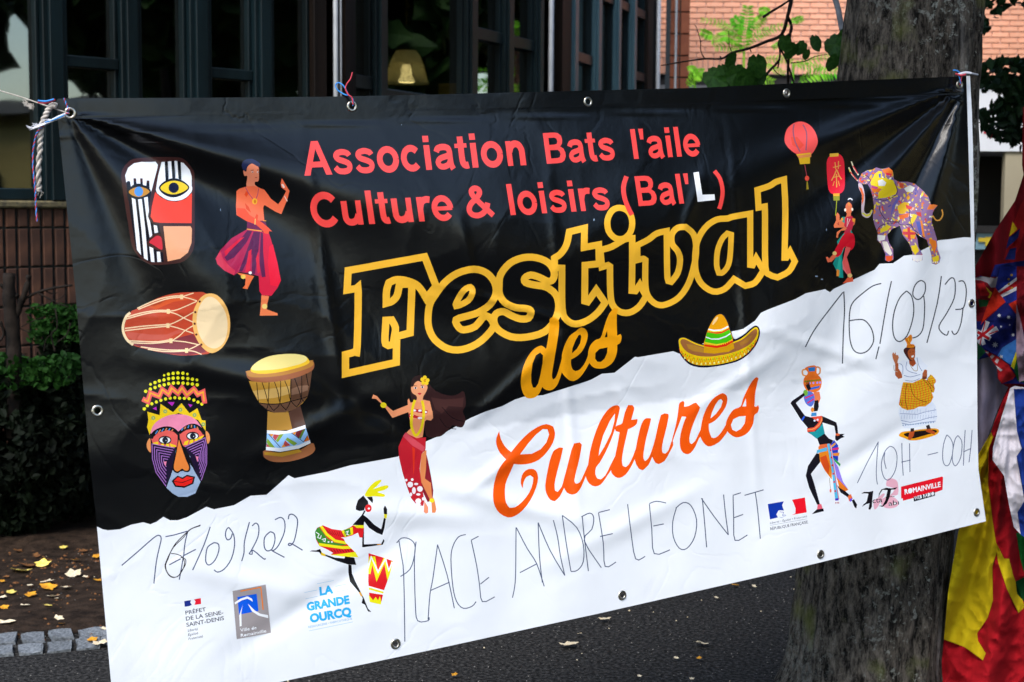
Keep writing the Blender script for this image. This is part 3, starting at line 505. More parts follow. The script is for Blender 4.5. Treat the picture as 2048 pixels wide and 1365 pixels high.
    L('a8b020', 6, "468,652 460,765"); L('f8a850', 6.5, "440,400 500,385"); L('f8a850', 7.2, "455,360 462,415"); L('f8a850', 7.2, "482,352 480,410"); L('f8a850', 8.6, "468,415 450,460 428,500"); L('f8a850', 8.6, "468,415 485,460 505,490"); L('f8a850', 6.5, "445,475 490,465"); L('f8a850', 8.6, "466,450 468,550"); L('f8a850', 5.8, "450,505 440,540"); L('f8a850', 5.8, "480,500 490,540")
    # --- sari dancer
    ctx(1550, 230, 3.794, 'printed_dancer', 'printed dancer in a red and teal sari, one leg raised')
    E('f8faff', 570, 645, 18, 14); S('201018', "545,655 575,640 590,665 588,700 575,690 550,680"); S('e8784c', "540,680 560,665 580,680 585,720 572,750 545,750 535,720")
    E('fff4e0', 533, 722, 8, 12); E('fff4e0', 586, 718, 7, 12); L('f8b030', 5, "560,664 562,690")
    P('e8784c', "548,745 575,745 578,775 610,790 605,830 560,875 500,880 480,910 478,935 465,930 470,890 520,855 450,858 445,840 465,800 462,760 475,740 490,760 490,800 505,790 540,772")
    P('d02848', "540,775 585,768 600,800 590,850 575,905 520,900 545,860 525,845 525,800"); P('18988a', "510,775 530,775 528,825 500,800"); P('18988a', "575,870 590,900 600,920 570,915"); L('f8e0d8', 5, "552,785 545,850 570,790"); P('f8a030', "585,785 608,790 605,815 588,810"); P('f8a030', "500,785 515,780 518,800 505,805")
    P('f2747a', "505,1160 535,1010 580,1010 545,1080 580,1210 550,1215"); P('18988a', "520,900 545,905 530,1000 510,1060 518,1238 485,1235 465,1180 440,1130 460,1080 480,1010 470,960"); P('2fb8a0', "470,1170 490,1060 500,1100 495,1230")
    S('e4102c', "525,905 590,900 606,950 600,1000 570,1030 530,1000 500,1060 465,1080 445,1050 480,980"); P('f2605a', "540,1000 575,1010 545,1080 580,1210 550,1215 512,1120"); E('f8d080', 452, 1052, 16, 16); P('f0704c', "440,1060 470,1072 430,1115 400,1120 385,1080 400,1078 410,1092"); E('f8d080', 568, 1220, 18, 16); P('f0603c', "550,1235 590,1235 595,1265 540,1275 512,1280 530,1262"); P('f09030', "468,1170 490,1180 485,1225 466,1225"); L('a83038', 5, "470,825 485,835 480,815")
    # --- patterned elephant
    ctx(1690, 310, 5.933, 'printed_elephant', 'printed elephant covered in bright mosaic patterns')
    body = "345,620 330,500 300,400 270,350 165,345 150,310 200,220 260,185 330,175 370,150 440,170 520,150 565,190 580,290 640,320 740,320 830,345 920,420 990,500 1020,590 1060,590 1100,600 1060,650 1040,690 1030,800 1060,900 1090,1000 1100,1120 1135,1220 1120,1280 1080,1305 1030,1290 1025,1200 1000,1100 970,1010 880,960 830,920 860,1000 870,1090 920,1180 920,1250 860,1275 800,1250 800,1150 760,1050 690,960 650,840 560,880 500,950 520,1040 570,1120 575,1240 520,1272 475,1250 480,1180 430,1060 380,1010 390,930 350,830 330,740"
    b = P('96709a', body)
    S('d8c0c8', "160,340 200,350 230,440 235,560 225,660 250,700 290,690 320,650 325,680 290,740 250,748 200,710 195,600 200,480 165,400"); P('f06a28', "165,380 200,400 225,470 222,540 200,600 202,480"); P('e8e030', "195,690 250,735 300,720 325,655 310,655 290,700 250,712 225,690")
    L('f0e8c0', 14, "75,80 110,170 160,240"); L('e03040', 12, "95,130 150,225"); L('f0e8c0', 14, "45,150 80,230 150,310"); L('d83030', 12, "62,200 140,300"); L('e8d040', 10, "50,170 60,205")
    import random; r = random.Random(5); cols = ['f2d428', 'f4c020', 'e8402c', 'f08a2a', 'f29a30', 'fbfaf2', '7a70c0', 'f8e890', 'e05a50', 'fbe040', '5a58a8', 'f4b8a0', 'f26a30', 'f8e070']
    for k in range(620):
        x = r.uniform(160, 1130); y = r.uniform(160, 1300); a = r.uniform(8, 30); c = r.uniform(6, 15); an = r.uniform(0, 3.14)
        import math; pts = ' '.join('%.1f,%.1f' % (x + a * math.cos(t) * math.cos(an) - c * math.sin(t) * math.sin(an), y + a * math.cos(t) * math.sin(an) + c * math.sin(t) * math.cos(an)) for t in [i * 1.0472 for i in range(6)])
        P(r.choice(cols), pts, clip=b)
    for c, q in (('f6d820', "300,330 350,230 400,190 440,200 440,270 570,300 620,420 600,470 480,510 390,520 400,440 450,400 400,420 330,430"), ('f07828', "300,390 430,400 400,445 330,440"), ('c84a80', "310,360 400,385 370,410 320,395"), ('f07a28', "440,180 520,152 565,190 570,250 460,220"), ('e02848', "480,210 555,225 550,250 490,240"),
                 ('4a60c0', "400,230 425,220 425,275 405,270"), ('f4f2f0', "390,310 440,290 490,330 470,370 400,370"), ('e8583a', "640,330 700,340 690,400 650,390"), ('f8f4e8', "700,400 770,360 830,390 800,440 730,440"), ('f0c030', "620,610 700,560 760,570 760,640 700,700 640,700"), ('ea4838', "720,590 800,620 780,650 730,640"),
                 ('f0702a', "640,720 760,690 750,740 650,770"), ('6a64b8', "560,600 640,480 660,500 590,620 540,740"), ('f4d428', "420,880 500,830 550,850 500,900 420,930"), ('f4d428', "780,760 820,700 860,720 820,800 780,820"), ('d84030', "840,680 900,680 910,740 860,720"), ('5a60b4', "840,790 890,790 930,950 880,940"), ('f08a28', "890,780 915,780 950,980 925,980"),
                 ('f4a828', "690,880 760,870 850,930 820,1000 730,980 680,930"), ('d83844', "740,860 770,860 780,1000 745,1000"), ('d83844', "680,910 840,920 835,950 690,950"), ('f2d028', "780,1080 850,1070 880,1140 830,1190 800,1140"), ('f07c22', "990,990 1080,1020 1090,1080 1060,1180 1030,1100"), ('f2d028', "1030,1220 1110,1190 1120,1250 1050,1280"), ('f0803a', "970,650 1000,590 1060,580 1100,600 1050,650"),
                 ('f6f2ea', "380,950 480,960 470,1010 400,1025"), ('f4e8d8', "440,1030 500,1030 560,1170 540,1200 470,1140"), ('ec5a2a', "480,1200 570,1200 550,1260 490,1265"), ('f8f0f4', "800,1190 920,1190 915,1250 860,1272 805,1245")): P(c, q, clip=b)
    for q in ("385,520 480,540 600,480 620,420 590,340", "410,610 420,680 500,780 640,790", "650,780 640,820 700,835 770,830 830,900 950,990", "380,930 390,880 450,830 640,800", "270,350 300,300 260,250 210,260", "760,640 770,760 800,860"): L('2a2238', 7, q, sm=1)
    L('e8a040', 16, "1040,720 1080,775 1130,770 1160,710 1150,650", sm=1)
    for k in range(3): E('fff6e8', 820 + 38 * k, 1250, 13, 13, n=8); E('fff6e8', 1045 + 28 * k, 1275, 9, 9, n=8)
    # --- woman carrying a jar
    ctx(1570, 710, 4.1375, 'printed_woman', 'printed slim woman with a jar on her head and striped wrap')
    B = '14121e'
    L('f0a058', 13, "170,120 145,130 148,165 175,175", sm=1); L('e09058', 13, "260,100 288,110 288,150 268,165", sm=1)
    S('f07424', "165,110 230,88 262,100 262,150 300,200 300,260 275,300 225,310 175,290 152,240 160,190 190,150"); P('2a78c0', "190,108 250,100 248,135 200,140"); P('8a7a20', "160,215 298,200 299,212 158,230"); P('2c6ad0', "200,275 290,255 280,275 210,292")
    for x in (205, 235, 267, 290): E('b09ae8', x, 235 - (x - 205) * .06, 9, 10, n=8)
    P('f08050', "235,310 285,305 295,360 280,400 245,400"); S('5a78d8', "155,330 200,300 240,330 242,390 215,430 170,400"); L('d83070', 12, "165,360 235,330"); L('d83070', 12, "185,400 240,365"); E('7ab840', 170, 315, 20, 26)
    P(B, "170,215 180,255 165,240 180,275 195,300 215,280 205,250 200,205 195,245 188,205 185,245"); P(B, "45,400 60,380 155,315 165,335 90,400 165,505 220,520 300,505 340,520 425,560 435,600 440,650 420,655 408,590 310,560 325,650 360,690 400,710 380,740 330,745 285,745 265,690 185,640 185,600 130,535"); P('2a60e0', "135,535 158,503 165,515 145,548")
    P(B, "245,380 275,375 280,430 270,465 240,470 238,430"); E('f09030', 227, 455, 14, 20); P('3a90d0', "220,480 260,478 262,505 215,510"); P('f0503a', "215,515 305,505 312,540 290,590 240,635 185,638 182,610 240,600 280,560"); L('f8b060', 6, "185,620 240,612 290,570 308,520", sm=1)
    P('1a9aa0', "195,642 250,635 290,595 310,565 330,650 262,695"); E('e8f0ff', 245, 545, 9, 9, n=8); E('e8f0ff', 270, 538, 9, 9, n=8)
    P(B, "415,670 440,655 495,655 475,668 495,680 465,690 430,715 415,700"); E('f07040', 435, 660, 18, 10)
    P(B, "260,815 295,820 290,890 215,985 240,1060 290,1240 265,1240 200,1100 172,1000 190,920"); P(B, "430,1080 500,1130 535,1160 520,1180 460,1140")
    P('f08a20', "275,760 350,745 380,820 390,960 385,1030 330,960 290,880"); P('e0501c', "290,850 340,830 370,920 360,990 310,920"); P('f07040', "285,745 360,735 390,745 340,775 280,770"); P('5ab8e0', "265,790 345,765 350,795 260,815")
    P('2040c0', "380,740 405,705 440,750 440,880 400,870"); P('e8a040', "380,755 415,725 420,740 385,770"); P('e03070', "390,775 445,765 445,785 392,790"); P('f09030', "395,815 450,810 445,838 400,835"); P('30b050', "400,850 460,905 455,925 410,880"); P('9a80e8', "398,860 440,930 480,1050 520,1110 470,1090 430,1030"); P('f07c20', "425,1010 470,1060 525,1118 500,1130 450,1100")
    P('58c0e8', "348,738 370,735 395,900 442,1190 415,1195 385,950"); L('e04050', 6, "372,738 398,900 445,1195"); P('5030c0', "414,1190 444,1185 444,1205 415,1208")
    for y in (790, 850, 915, 985, 1052, 1128): E('d03050', 378 + (y - 790) * .11, y, 8, 11, n=6)
    for x in (420, 432, 444): E('c03030', x, 1225, 4, 8, n=6)
    L('8a6a40', 4, "368,1020 376,1110"); E('f07050', 377, 1125, 8, 15); P('f4687c', "270,1240 300,1235 312,1275 265,1280"); P(B, "262,1280 318,1272 322,1295 290,1302 240,1315 222,1318"); P('f07040', "520,1170 545,1152 560,1190 530,1215"); P('6040e0', "535,1195 558,1185 552,1210 540,1218"); P(B, "552,1205 570,1195 597,1240 590,1272 575,1262")
    # --- woman in plaid skirt
    ctx(1770, 660, 5.938, 'printed_woman', 'printed laughing woman in white blouse and yellow plaid skirt')
    S('f0a010', "165,1260 200,1215 300,1200 450,1180 560,1170 630,1180 640,1215 600,1250 480,1290 380,1312 290,1312 240,1290"); S('1c0c10', "220,1245 300,1215 480,1195 600,1190 610,1220 520,1240 400,1275 320,1290")
    P('30282e', "305,1170 345,1170 345,1215 300,1215"); P('30282e', "485,1140 525,1125 545,1180 500,1185"); P('c05022', "290,1215 350,1205 340,1260 300,1310 272,1300"); P('c05022', "485,1185 530,1175 595,1215 590,1248 540,1230 490,1210")
    w = P('e6ecf8', "165,920 400,940 560,855 600,900 615,980 620,1040 600,1100 520,1120 420,1150 340,1170 280,1172 225,1165 200,1110 175,1040 160,990")
    for q in ("175,995 280,1000 380,1005 480,975 610,950", "185,1075 300,1100 420,1075 520,1045 618,1030", "200,1110 300,1130 430,1105 600,1085"): L('8090b8', 7, q, clip=w)
    for k in range(13): L('a8b4d8', 4, f"{190+k*33},{930+(k%3)*20} {186+k*33},{985+(k%2)*15}"); L('98a8cc', 4, f"{200+k*32},{1010} {195+k*32},{1060}"); E('90aac8', 215 + k * 30, 1135 - k * 3, 10, 9, n=6)
    p = P('eeb41c', "215,622 330,630 440,575 500,600 540,530 565,545 600,590 605,620 580,650 592,700 580,745 555,745 575,800 545,860 480,910 400,915 340,945 265,955 200,930 165,890 175,820 195,700")
    for k in range(16): L('d8501c', 7, f"{120+k*34},600 {150+k*34},760 {130+k*34},960", clip=p); L('8a9a18', 4, f"{137+k*34},600 {167+k*34},760 {147+k*34},960", clip=p); L('d8501c', 6, f"150,{610+k*28} 380,{630+k*28} 620,{560+k*28}", clip=p)
    for q in ("260,640 240,800 265,950", "300,640 330,760 400,830 500,860", "440,580 520,660 560,740", "180,830 200,900", "545,540 500,600 590,700"): L('5a3010', 6, q, sm=1)
    P('b05a34', "120,400 160,395 160,460 200,520 205,570 160,585 120,540"); P('c07048', "85,290 100,265 110,290 125,262 130,300 155,300 165,330 150,370 150,400 120,405 92,340"); P('b05a34', "470,470 500,480 500,560 480,590 440,590 445,520"); P('7a3820', "445,555 500,555 495,585 445,590")
    P('eef2fb', "165,395 215,360 260,370 380,320 420,330 450,380 510,430 480,470 440,490 445,540 420,590 330,625 240,620 215,600 225,530 205,540 165,440")
    for q in ("170,400 210,430 210,530", "260,380 250,460 300,500 380,520", "380,330 400,420 440,490", "225,540 300,560 420,530", "240,600 330,610 410,580"): L('7c8cb4', 7, q, sm=1)
    P('a84a24', "285,360 350,350 370,400 330,440 290,410"); S('4a2420', "222,260 240,215 350,190 358,230 352,340 300,370 262,330"); S('b85a2c', "270,260 300,225 345,225 358,270 352,330 325,362 295,345 275,300"); P('faf6f0', "310,312 342,300 340,325 318,332"); L('2a1010', 5, "290,268 308,262"); L('2a1010', 5, "325,262 342,258")
    S('e8881c', "235,110 265,90 300,58 318,65 322,120 300,165 345,175 350,205 300,215 255,205 262,170"); L('b03818', 5, "250,110 290,160"); L('b03818', 5, "300,75 285,165"); L('b03818', 5, "262,195 340,185"); L('f0d030', 5, "275,100 290,150"); L('a89060', 7, "290,400 340,480 385,480 380,400", sm=1)
    L('b0a898', 8, "105,420 110,480 150,500", sm=1)
    # --- hula dancer
    ctx(730, 740, 4.552, 'printed_dancer', 'printed long-haired dancer in red wrap skirt with yellow garland')
    S('351c1d', "420,130 430,85 470,55 520,55 570,110 640,190 760,235 840,225 895,195 915,260 915,330 890,380 915,450 890,520 840,520 800,505 760,545 700,600 640,612 560,605 545,480 540,300 440,290 415,220", n=3)
    P('4a2a28', "600,250 720,270 860,260 900,250 890,340 760,330 700,400 640,360"); L('1a0c10', 6, "700,340 800,440 900,470", sm=1); L('1a0c10', 6, "680,440 740,520 830,540", sm=1)
    P('f79c6c', "440,290 475,270 520,270 590,285 610,370 620,440 600,462 560,455 545,470 525,612 470,625 400,590 378,572 420,530 405,440 395,385 250,438 180,340 140,300 100,265 62,262 75,225 110,240 150,290 200,330 255,375 390,320 388,275 400,262 415,300")
    S('f9a676', "420,160 450,125 480,100 530,125 567,145 562,190 530,245 522,290 475,290 470,240 430,210")
    S('2c1718', "418,150 430,85 470,55 530,60 545,120 500,108 480,102 450,125 440,150")
    for x, y in ((460, 166), (522, 158)): E('f8f4f4', x, y, 14, 9); E('201830', x, y, 8, 9)
    L('501818', 5, "445,145 475,148"); L('501818', 5, "508,143 535,138"); S('d02838', "480,215 497,210 514,215 497,228")
    P('c2202c', "445,355 570,370 570,400 545,440 520,455 460,440 400,430 400,400 450,385")
    for x, y in ((500, 372), (550, 385), (425, 415), (495, 440), (450, 370), (520, 440)): E('fbf0f4', x, y, 17, 10, n=8)
    P('f7a070', "395,300 415,330 430,380 560,402 598,350 615,380 620,440 600,462 500,430 420,400")
    for q in ("455,275 435,340 425,430 425,520 460,598 508,545 530,450 535,360 520,280",): L('f6d81c', 24, q, sm=1)
    for q in ((545, 70), (570, 95), (560, 122), (530, 120), (522, 88)): E('fbd024', q[0], q[1], 18, 18)
    E('f89820', 546, 98, 8, 8); E('f4dc20', 168, 322, 28, 26)
    P('8c1a2a', "540,700 575,830 605,990 622,1100 615,1190 570,1205 520,1100 505,950"); P('ea8a52', "540,740 560,730 555,900 545,990 600,1030 610,1150 632,1180 650,1270 640,1302 610,1302 605,1210 560,1120 510,1020 500,900 515,770")
    P('c41c2c', "370,570 340,620 305,700 310,800 340,930 380,1060 420,1170 470,1230 530,1240 540,1190 515,1040 498,900 515,770 552,720 555,615 470,622 410,595"); P('d84a58', "345,605 370,570 420,610 548,705 530,748 430,690")
    P('e0301c', "430,700 455,720 450,900 440,960"); P('f4946c', "540,1195 575,1250 575,1300 555,1310 535,1295")
    for x, y, a, c in ((412, 1045, 27, 27), (500, 1085, 27, 27), (445, 1100, 18, 32), (485, 1195, 28, 25), (430, 1000, 13, 13), (375, 1005, 12, 12), (465, 1040, 20, 11), (485, 1135, 20, 11), (418, 1135, 12, 18), (530, 1175, 12, 16), (480, 1225, 30, 12)): E('fbf2f6', x, y, a, c, n=8)
    E('f4e020', 610, 1190, 24, 20)
    # --- running drummer
    ctx(600, 950, 4.705, 'printed_dancer', 'printed black figure in green, red and yellow dress leaping over a red drum')
    B = '100d14'; G = '3f8a2c'; Rd = 'e21c24'; Yl = 'f4ea14'
    P(B, "525,300 545,240 595,195 640,250 645,290 610,310 605,335 560,342 525,328"); P(B, "628,210 680,206 688,240 683,268 650,235")
    S(Yl, "610,190 650,120 700,70 750,48 765,60 720,110 690,135 760,110 820,100 830,120 790,145 730,163 790,183 800,200 780,208 700,202 640,207", n=3)
    E(Rd, 643, 315, 32, 37); E('fbfcff', 648, 318, 11, 9)
    P(B, "605,335 580,380 495,472 600,477 605,440 650,500 720,545 775,567 795,500 808,415 790,405 768,500 762,512 700,470 640,410 598,378 618,340"); P(B, "790,370 785,320 798,290 808,300 820,325 820,372"); P(Yl, "790,370 820,372 815,412 793,408")
    P(B, "588,500 602,500 602,655 740,650 765,650 785,605 795,622 780,658 600,682 585,682"); L('f0a020', 8, "725,657 760,655")
    dr = P(Rd, "140,540 160,500 215,475 300,510 400,525 470,495 500,475 600,475 602,500 590,592 560,590 545,545 490,572 430,588 385,590 410,600 430,640 510,720 548,777 400,768 290,752 312,735 240,695 180,670 150,610")
    P(G, "138,530 178,488 215,540 260,600 330,640 440,655 400,665 300,668 180,650 145,595", clip=dr); L(Yl, 24, "196,480 250,560 330,622 440,642", clip=dr); L(Yl, 26, "175,655 300,672 400,686 490,682", clip=dr); P(Yl, "320,750 400,742 520,725 550,777 400,770 290,754"); P(Yl, "500,475 600,475 600,502 535,500")
    P(Yl, "390,525 495,492 500,560 420,585"); P(G, "412,520 470,502 478,560 435,580"); L('fbfcff', 7, "430,540 455,530 440,560 460,565"); L('fbfcff', 7, "150,540 180,560 165,590 190,600 200,570"); L('fbfcff', 7, "205,610 240,600 235,630 215,620")
    for x in (268, 300): E('fbfcff', x, 632, 9, 8, n=6)
    for k in range(8): L('5a1010', 4, f"{250+k*24},{520+k*3} {290+k*18},{560+k*4}", clip=dr); L('3a1010', 5, f"{290+k*26},700 {310+k*26},730", clip=dr)
    P(B, "90,722 110,712 150,712 190,698 205,730 240,750 330,780 418,787 425,768 510,780 530,848 455,845 350,812 240,765 200,755 180,728 110,722"); P('f0c818', "198,728 240,748 236,768 200,758")
    P(B, "455,845 485,850 490,930 520,1000 570,1100 605,1170 640,1260 672,1292 640,1286 610,1222 580,1208 590,1160 560,1112 470,1005 455,920"); L('f0b020', 16, "560,1105 582,1142")
    d2 = P(Rd, "645,738 770,775 875,812 845,940 790,1090 760,1220 655,1195 642,1000"); L(Yl, 44, "640,930 672,790 690,790 725,960 800,790 830,970 880,820", clip=d2); L('fbfcff', 14, "640,880 670,775 735,915 805,790 835,900 870,820", clip=d2)
    P('fbfcff', "645,1045 795,1088 785,1130 645,1108"); L(Yl, 18, "648,1070 785,1110", clip=d2); P(Yl, "648,1130 688,1182 712,1150 735,1182 752,1140 765,1200 760,1222 655,1197")
    # --- logos
    ctx(350, 1150, 5.389, 'printed_logo', 'printed prefecture logo with small tricolour')
    P('1c2f86', "100,285 172,272 165,300 182,325 150,338 105,346"); P('e81c34', "205,265 278,252 282,315 210,325 222,290"); N = '1c2238'
    def T(s, x0, y0, x1, y1, ux, uy, c, **k):
        k0 = A.k; text(s, (A.ox + x0 / k0, A.oy + y0 / k0), (A.ox + x1 / k0, A.oy + y1 / k0), (ux / k0, uy / k0), c, raw=1, **k)
    T("PRÉFET", 115, 430, 335, 390, -6, -42, N, b=.05); T("DE LA SEINE-", 120, 495, 522, 425, -6, -44, N, b=.05); T("SAINT-DENIS", 125, 562, 530, 486, -6, -44, N, b=.05)
    T("Liberté", 138, 614, 245, 597, 3, -30, N, b=.02); T("Égalité", 140, 662, 248, 640, 3, -30, N, b=.02); T("Fraternité", 145, 705, 300, 675, 3, -30, N, b=.02)
    ctx(350, 1150, 5.389, 'printed_logo', 'printed grey town logo with blue square')
    P('a59c9c', "620,175 978,105 1035,625 665,695"); L('f2821e', 12, "705,178 925,135 950,378"); P('0a5ce0', "672,240 880,205 900,390 690,430")
    P('fbfcff', "642,300 700,260 780,232 830,258 838,292 815,275 780,258 720,275 648,320"); P('fbfcff', "732,320 715,400 718,552 698,558 692,440"); P('fbfcff', "785,312 860,385 920,420 1003,435 1005,468 900,440 830,395")
    T("Ville de", 705, 615, 880, 585, -4, -36, 'fbfcff', b=.04); T("Romainville", 710, 672, 985, 620, -4, -36, 'fbfcff', b=.04)
    ctx(350, 1150, 5.389, 'printed_logo', 'printed pale blue workshop logo in fat letters')
    C = '2cb0ec'
    T("LA", 1562, 222, 1706, 195, -9, -88, C, b=.2); T("GRANDE", 1425, 388, 1885, 305, -12, -86, C, b=.22); T("OURCQ", 1458, 515, 1905, 435, -12, -90, C, b=.22); T("RESSOURCERIE • FABRICOTHEQUE", 1440, 575, 1910, 482, -3, -22, '6ab0dc', b=.02)
    for q in ("1530,98 1712,62", "1395,192 1530,165", "1405,260 1540,232", "1730,125 1865,98", "1735,185 1865,160", "1445,605 1918,508"): L('9ac8e8', 4, q)
    ctx(1520, 980, 9.752, 'printed_logo', 'printed republic logo with blue and red panels')
    P('0c34a4', "150,280 465,225 432,300 450,360 470,405 400,400 360,405 318,480 350,540 195,578"); P('f41428', "625,195 875,150 912,440 615,495 690,460 692,360 655,260"); L('0c34a4', 8, "380,430 460,440 440,500 500,490"); L('8090c0', 7, "380,530 420,545 510,500")
    T("Liberté • Égalité • Fraternité", 195, 670, 915, 535, 4, -44, '3c4660', b=.02); L('586078', 5, "200,695 915,568"); T("RÉPUBLIQUE FRANÇAISE", 205, 792, 935, 655, -8, -58, '20263c', b=.03)
    ctx(1700, 850, 7.185, 'printed_logo', 'printed pink and black calligraphic logo')
    S('f2b4c4', "540,780 620,775 685,830 690,1000 600,1020 680,1080 690,1160 600,1200 500,1190 440,1120 470,1060 590,1000 640,920 560,890 520,870"); S('f2b4c4', "340,1100 400,1050 470,990 500,1000 450,1080 400,1180 350,1215")
    P('16121a', "160,990 200,965 270,965 335,950 320,1080 315,1180 290,1222 265,1215 280,1130 240,1140 180,1170 240,1100 265,990 210,985"); P('16121a', "410,1060 415,990 450,930 520,905 600,915 685,895 650,930 590,935 570,1040 530,1130 470,1180 410,1165 470,1160 510,1080 540,940 470,935 430,990"); L('16121a', 8, "510,1040 640,1030"); L('16121a', 8, "180,1175 200,1140 270,1110")
    T("cta", 325, 1128, 465, 1108, -6, -78, '2a2630', b=.02); T("abı", 555, 1165, 705, 1145, -6, -72, '2a2630', b=.02)
    ctx(1700, 850, 7.185, 'printed_logo', 'printed red and black radio logo')
    P('ee1228', "733,890 1328,742 1338,760 1330,935 1222,975 760,1092 760,1062 735,1058"); P('101c2c', "912,1042 1216,955 1222,1020 918,1105"); T("ROMAINVILLE", 787, 1000, 1305, 888, -6, -72, 'fbfcff', b=.12); T("WEB RADIO", 925, 1082, 1210, 1010, -5, -52, 'fbfcff', b=.03)
    # --- marker writing
    H = '4c5672'
    ctx(780, 960, 2.626, 'handwritten_lettering', 'place name in thin marker capitals along the lower half')
    for q in ("47,320 60,400 72,500 78,850", "35,332 60,307 100,310 130,340 128,400 105,470 55,508", "137,325 128,420 133,650 145,740 200,740 205,722", "200,735 210,600 225,520 250,340", "250,342 300,500 338,675", "212,582 313,538",
              "398,288 360,300 330,350 320,420 330,560 350,640 385,675 430,665 452,640", "465,297 425,318", "427,320 455,450 470,550 485,640 550,615", "475,548 520,512", "643,620 655,560 660,480 662,250", "664,252 720,360 770,440 810,560", "682,488 770,442", "778,225 785,400 800,540", "778,225 840,370 918,503", "858,212 880,300 895,400 918,503",
              "905,187 925,330 950,480", "905,187 980,250 1015,340 1015,430 985,475 950,482", "1010,195 1020,300 1042,480", "1005,195 1050,175 1070,200 1060,260 1020,320 1110,462", "1095,172 1155,157", "1095,174 1120,330 1130,455 1187,432", "1103,298 1170,283", "1248,128 1265,270 1290,415 1340,402",
              "1362,125 1400,113 1450,122", "1362,127 1375,260 1388,388 1470,368", "1383,243 1438,232", "1500,150 1540,120 1580,135 1610,210 1600,300 1560,360 1520,360 1488,300 1485,220 1505,145", "1640,97 1650,200 1663,355", "1635,97 1700,190 1777,290", "1752,78 1762,180 1777,290", "1843,68 1800,82", "1802,85 1805,200 1812,318 1877,290", "1805,200 1855,182", "1862,82 1962,53", "1918,65 1930,150 1945,310"):
        L(H, 5.2, q, sm=1)
    ctx(230, 1020, 5.251, 'handwritten_date', 'older date in thin marker, one digit written over')
    for q in ("70,585 240,440 400,300 460,268 485,300 470,380 435,540 408,775", "530,282 620,265 760,225", "765,225 735,350 722,480", "725,480 850,415", "570,578 690,515", "720,480 700,600 675,735", "1000,180 930,380 815,635", "1040,345 1085,360 1090,430 1050,530 990,580 955,550 955,470 975,390 1040,345",
              "1195,185 1170,210 1160,270 1180,315 1215,300 1232,250", "1195,185 1245,260 1255,380 1220,520 1150,620 1080,655 1040,630", "1412,130 1360,330 1355,450 1330,540", "1440,170 1480,140 1510,180 1500,290 1430,430 1410,460 1440,465 1450,425 1560,515 1580,510", "1630,230 1670,250 1680,320 1650,410 1600,432 1568,390 1572,290 1630,230",
              "1680,105 1740,80 1780,120 1780,230 1720,370 1670,425 1650,430 1780,500", "1820,100 1830,55 1870,50 1915,100 1910,200 1880,330 1840,375 1820,365 1850,355 1970,425"): L('465070', 12, q, sm=1)
    for q in ("900,160 800,200 740,250 640,350 580,450 540,540 525,600 560,680 610,712 670,690 715,620 730,550 700,490 640,465 590,460", "895,168 790,208 720,290 610,400 555,520 532,590 550,660 600,705 660,700 700,640 738,580 740,520 690,500"): L('2a2228', 9, q, sm=1)
    ctx(1590, 540, 5.535, 'handwritten_date', 'newer date in bold marker above the plaid-skirt woman')
    for q in ("115,855 200,690 320,520 530,250", "540,240 548,450 535,700 525,1040", "955,152 860,180 750,260 650,350 610,440 600,600 610,780 650,890 720,925 800,900 860,820 870,740 840,640 770,560 690,552 600,565", "1068,125 1020,350 940,820", "930,850 895,990",
              "1235,235 1290,290 1315,420 1300,560 1240,730 1160,795 1100,750 1080,620 1100,460 1160,310 1235,235", "1400,118 1440,150 1440,240 1400,310 1350,328 1305,280 1320,190 1360,135 1400,118", "1425,290 1435,400 1425,600 1400,690 1350,740 1300,755", "1620,70 1575,370 1460,810",
              "1660,165 1720,95 1760,100 1775,180 1760,320 1680,480 1595,620 1620,690 1680,725 1700,675", "1810,130 1860,125 1890,180 1895,280 1865,420 1775,440", "1860,420 1840,580 1800,690 1760,715 1735,675"): L('383c48', 13, q, sm=1)
    ctx(1700, 850, 7.185, 'handwritten_lettering', 'opening hour in thin marker below the plaid-skirt woman')
    for q in ("105,838 250,540 408,245", "405,250 380,600 380,760 395,858", "530,345 580,310 640,345 675,440 665,600 620,720 550,795 490,760 455,650 455,530 490,410 530,345", "500,400 490,500 520,635", "745,262 750,500 765,730", "855,268 862,680", "737,537 870,508"): L('5c6684', 12, q, sm=1)
    ctx(1700, 850, 7.185, 'handwritten_lettering', 'closing hour in thin marker at the right edge')
    for q in ("1115,435 1265,398",
              "1390,145 1440,190 1480,290 1470,430 1430,560 1390,590 1350,560 1330,460 1345,280 1390,145", "1550,155 1600,220 1610,320 1590,470 1540,570 1500,585 1470,500 1480,350 1510,210 1550,155", "1655,75 1640,330 1630,585", "1755,75 1735,330 1710,540", "1628,390 1730,345"): L('5c6684', 12, q, sm=1)
rnd = random.Random(7)
# ================================================================ materials
M = {}
M['asphalt'] = mat('asphalt', (.007, .0066, .0064), .9, (.058, .055, .052), 62, detail=4, spec=.12, bump=.012, bscale=75, lo=.42, hi=.74)
M['earth'] = mat('earth', (.009, .0055, .0035), .95, (.032, .02, .013), 14, spec=.1, bump=.012, bscale=40)
M['granite'] = mat('granite', (.055, .062, .068), .8, (.16, .175, .19), 90, bump=.003, bscale=120, rnd=.2)
M['brick_dark'] = mat('brick_dark', (.03, .010, .005), .85, (.10, .038, .018), 9, bump=.001, bscale=160, rnd=.25, lo=.3, hi=.7)
M['brick_bright'] = mat('brick_bright', (.74, .31, .18), .85, (.78, .40, .26), 3, bump=.0015, bscale=150, rnd=.10)
M['brick_pillar'] = mat('brick_pillar', (.15, .035, .012), .8, (.2, .055, .02), 6, rnd=.15)
M['mortar_dark'] = mat('mortar_dark', (.012, .015, .014), .95, (.035, .036, .032), 20)
M['mortar'] = mat('mortar', (.62, .58, .53), .9, (.7, .65, .6), 14)
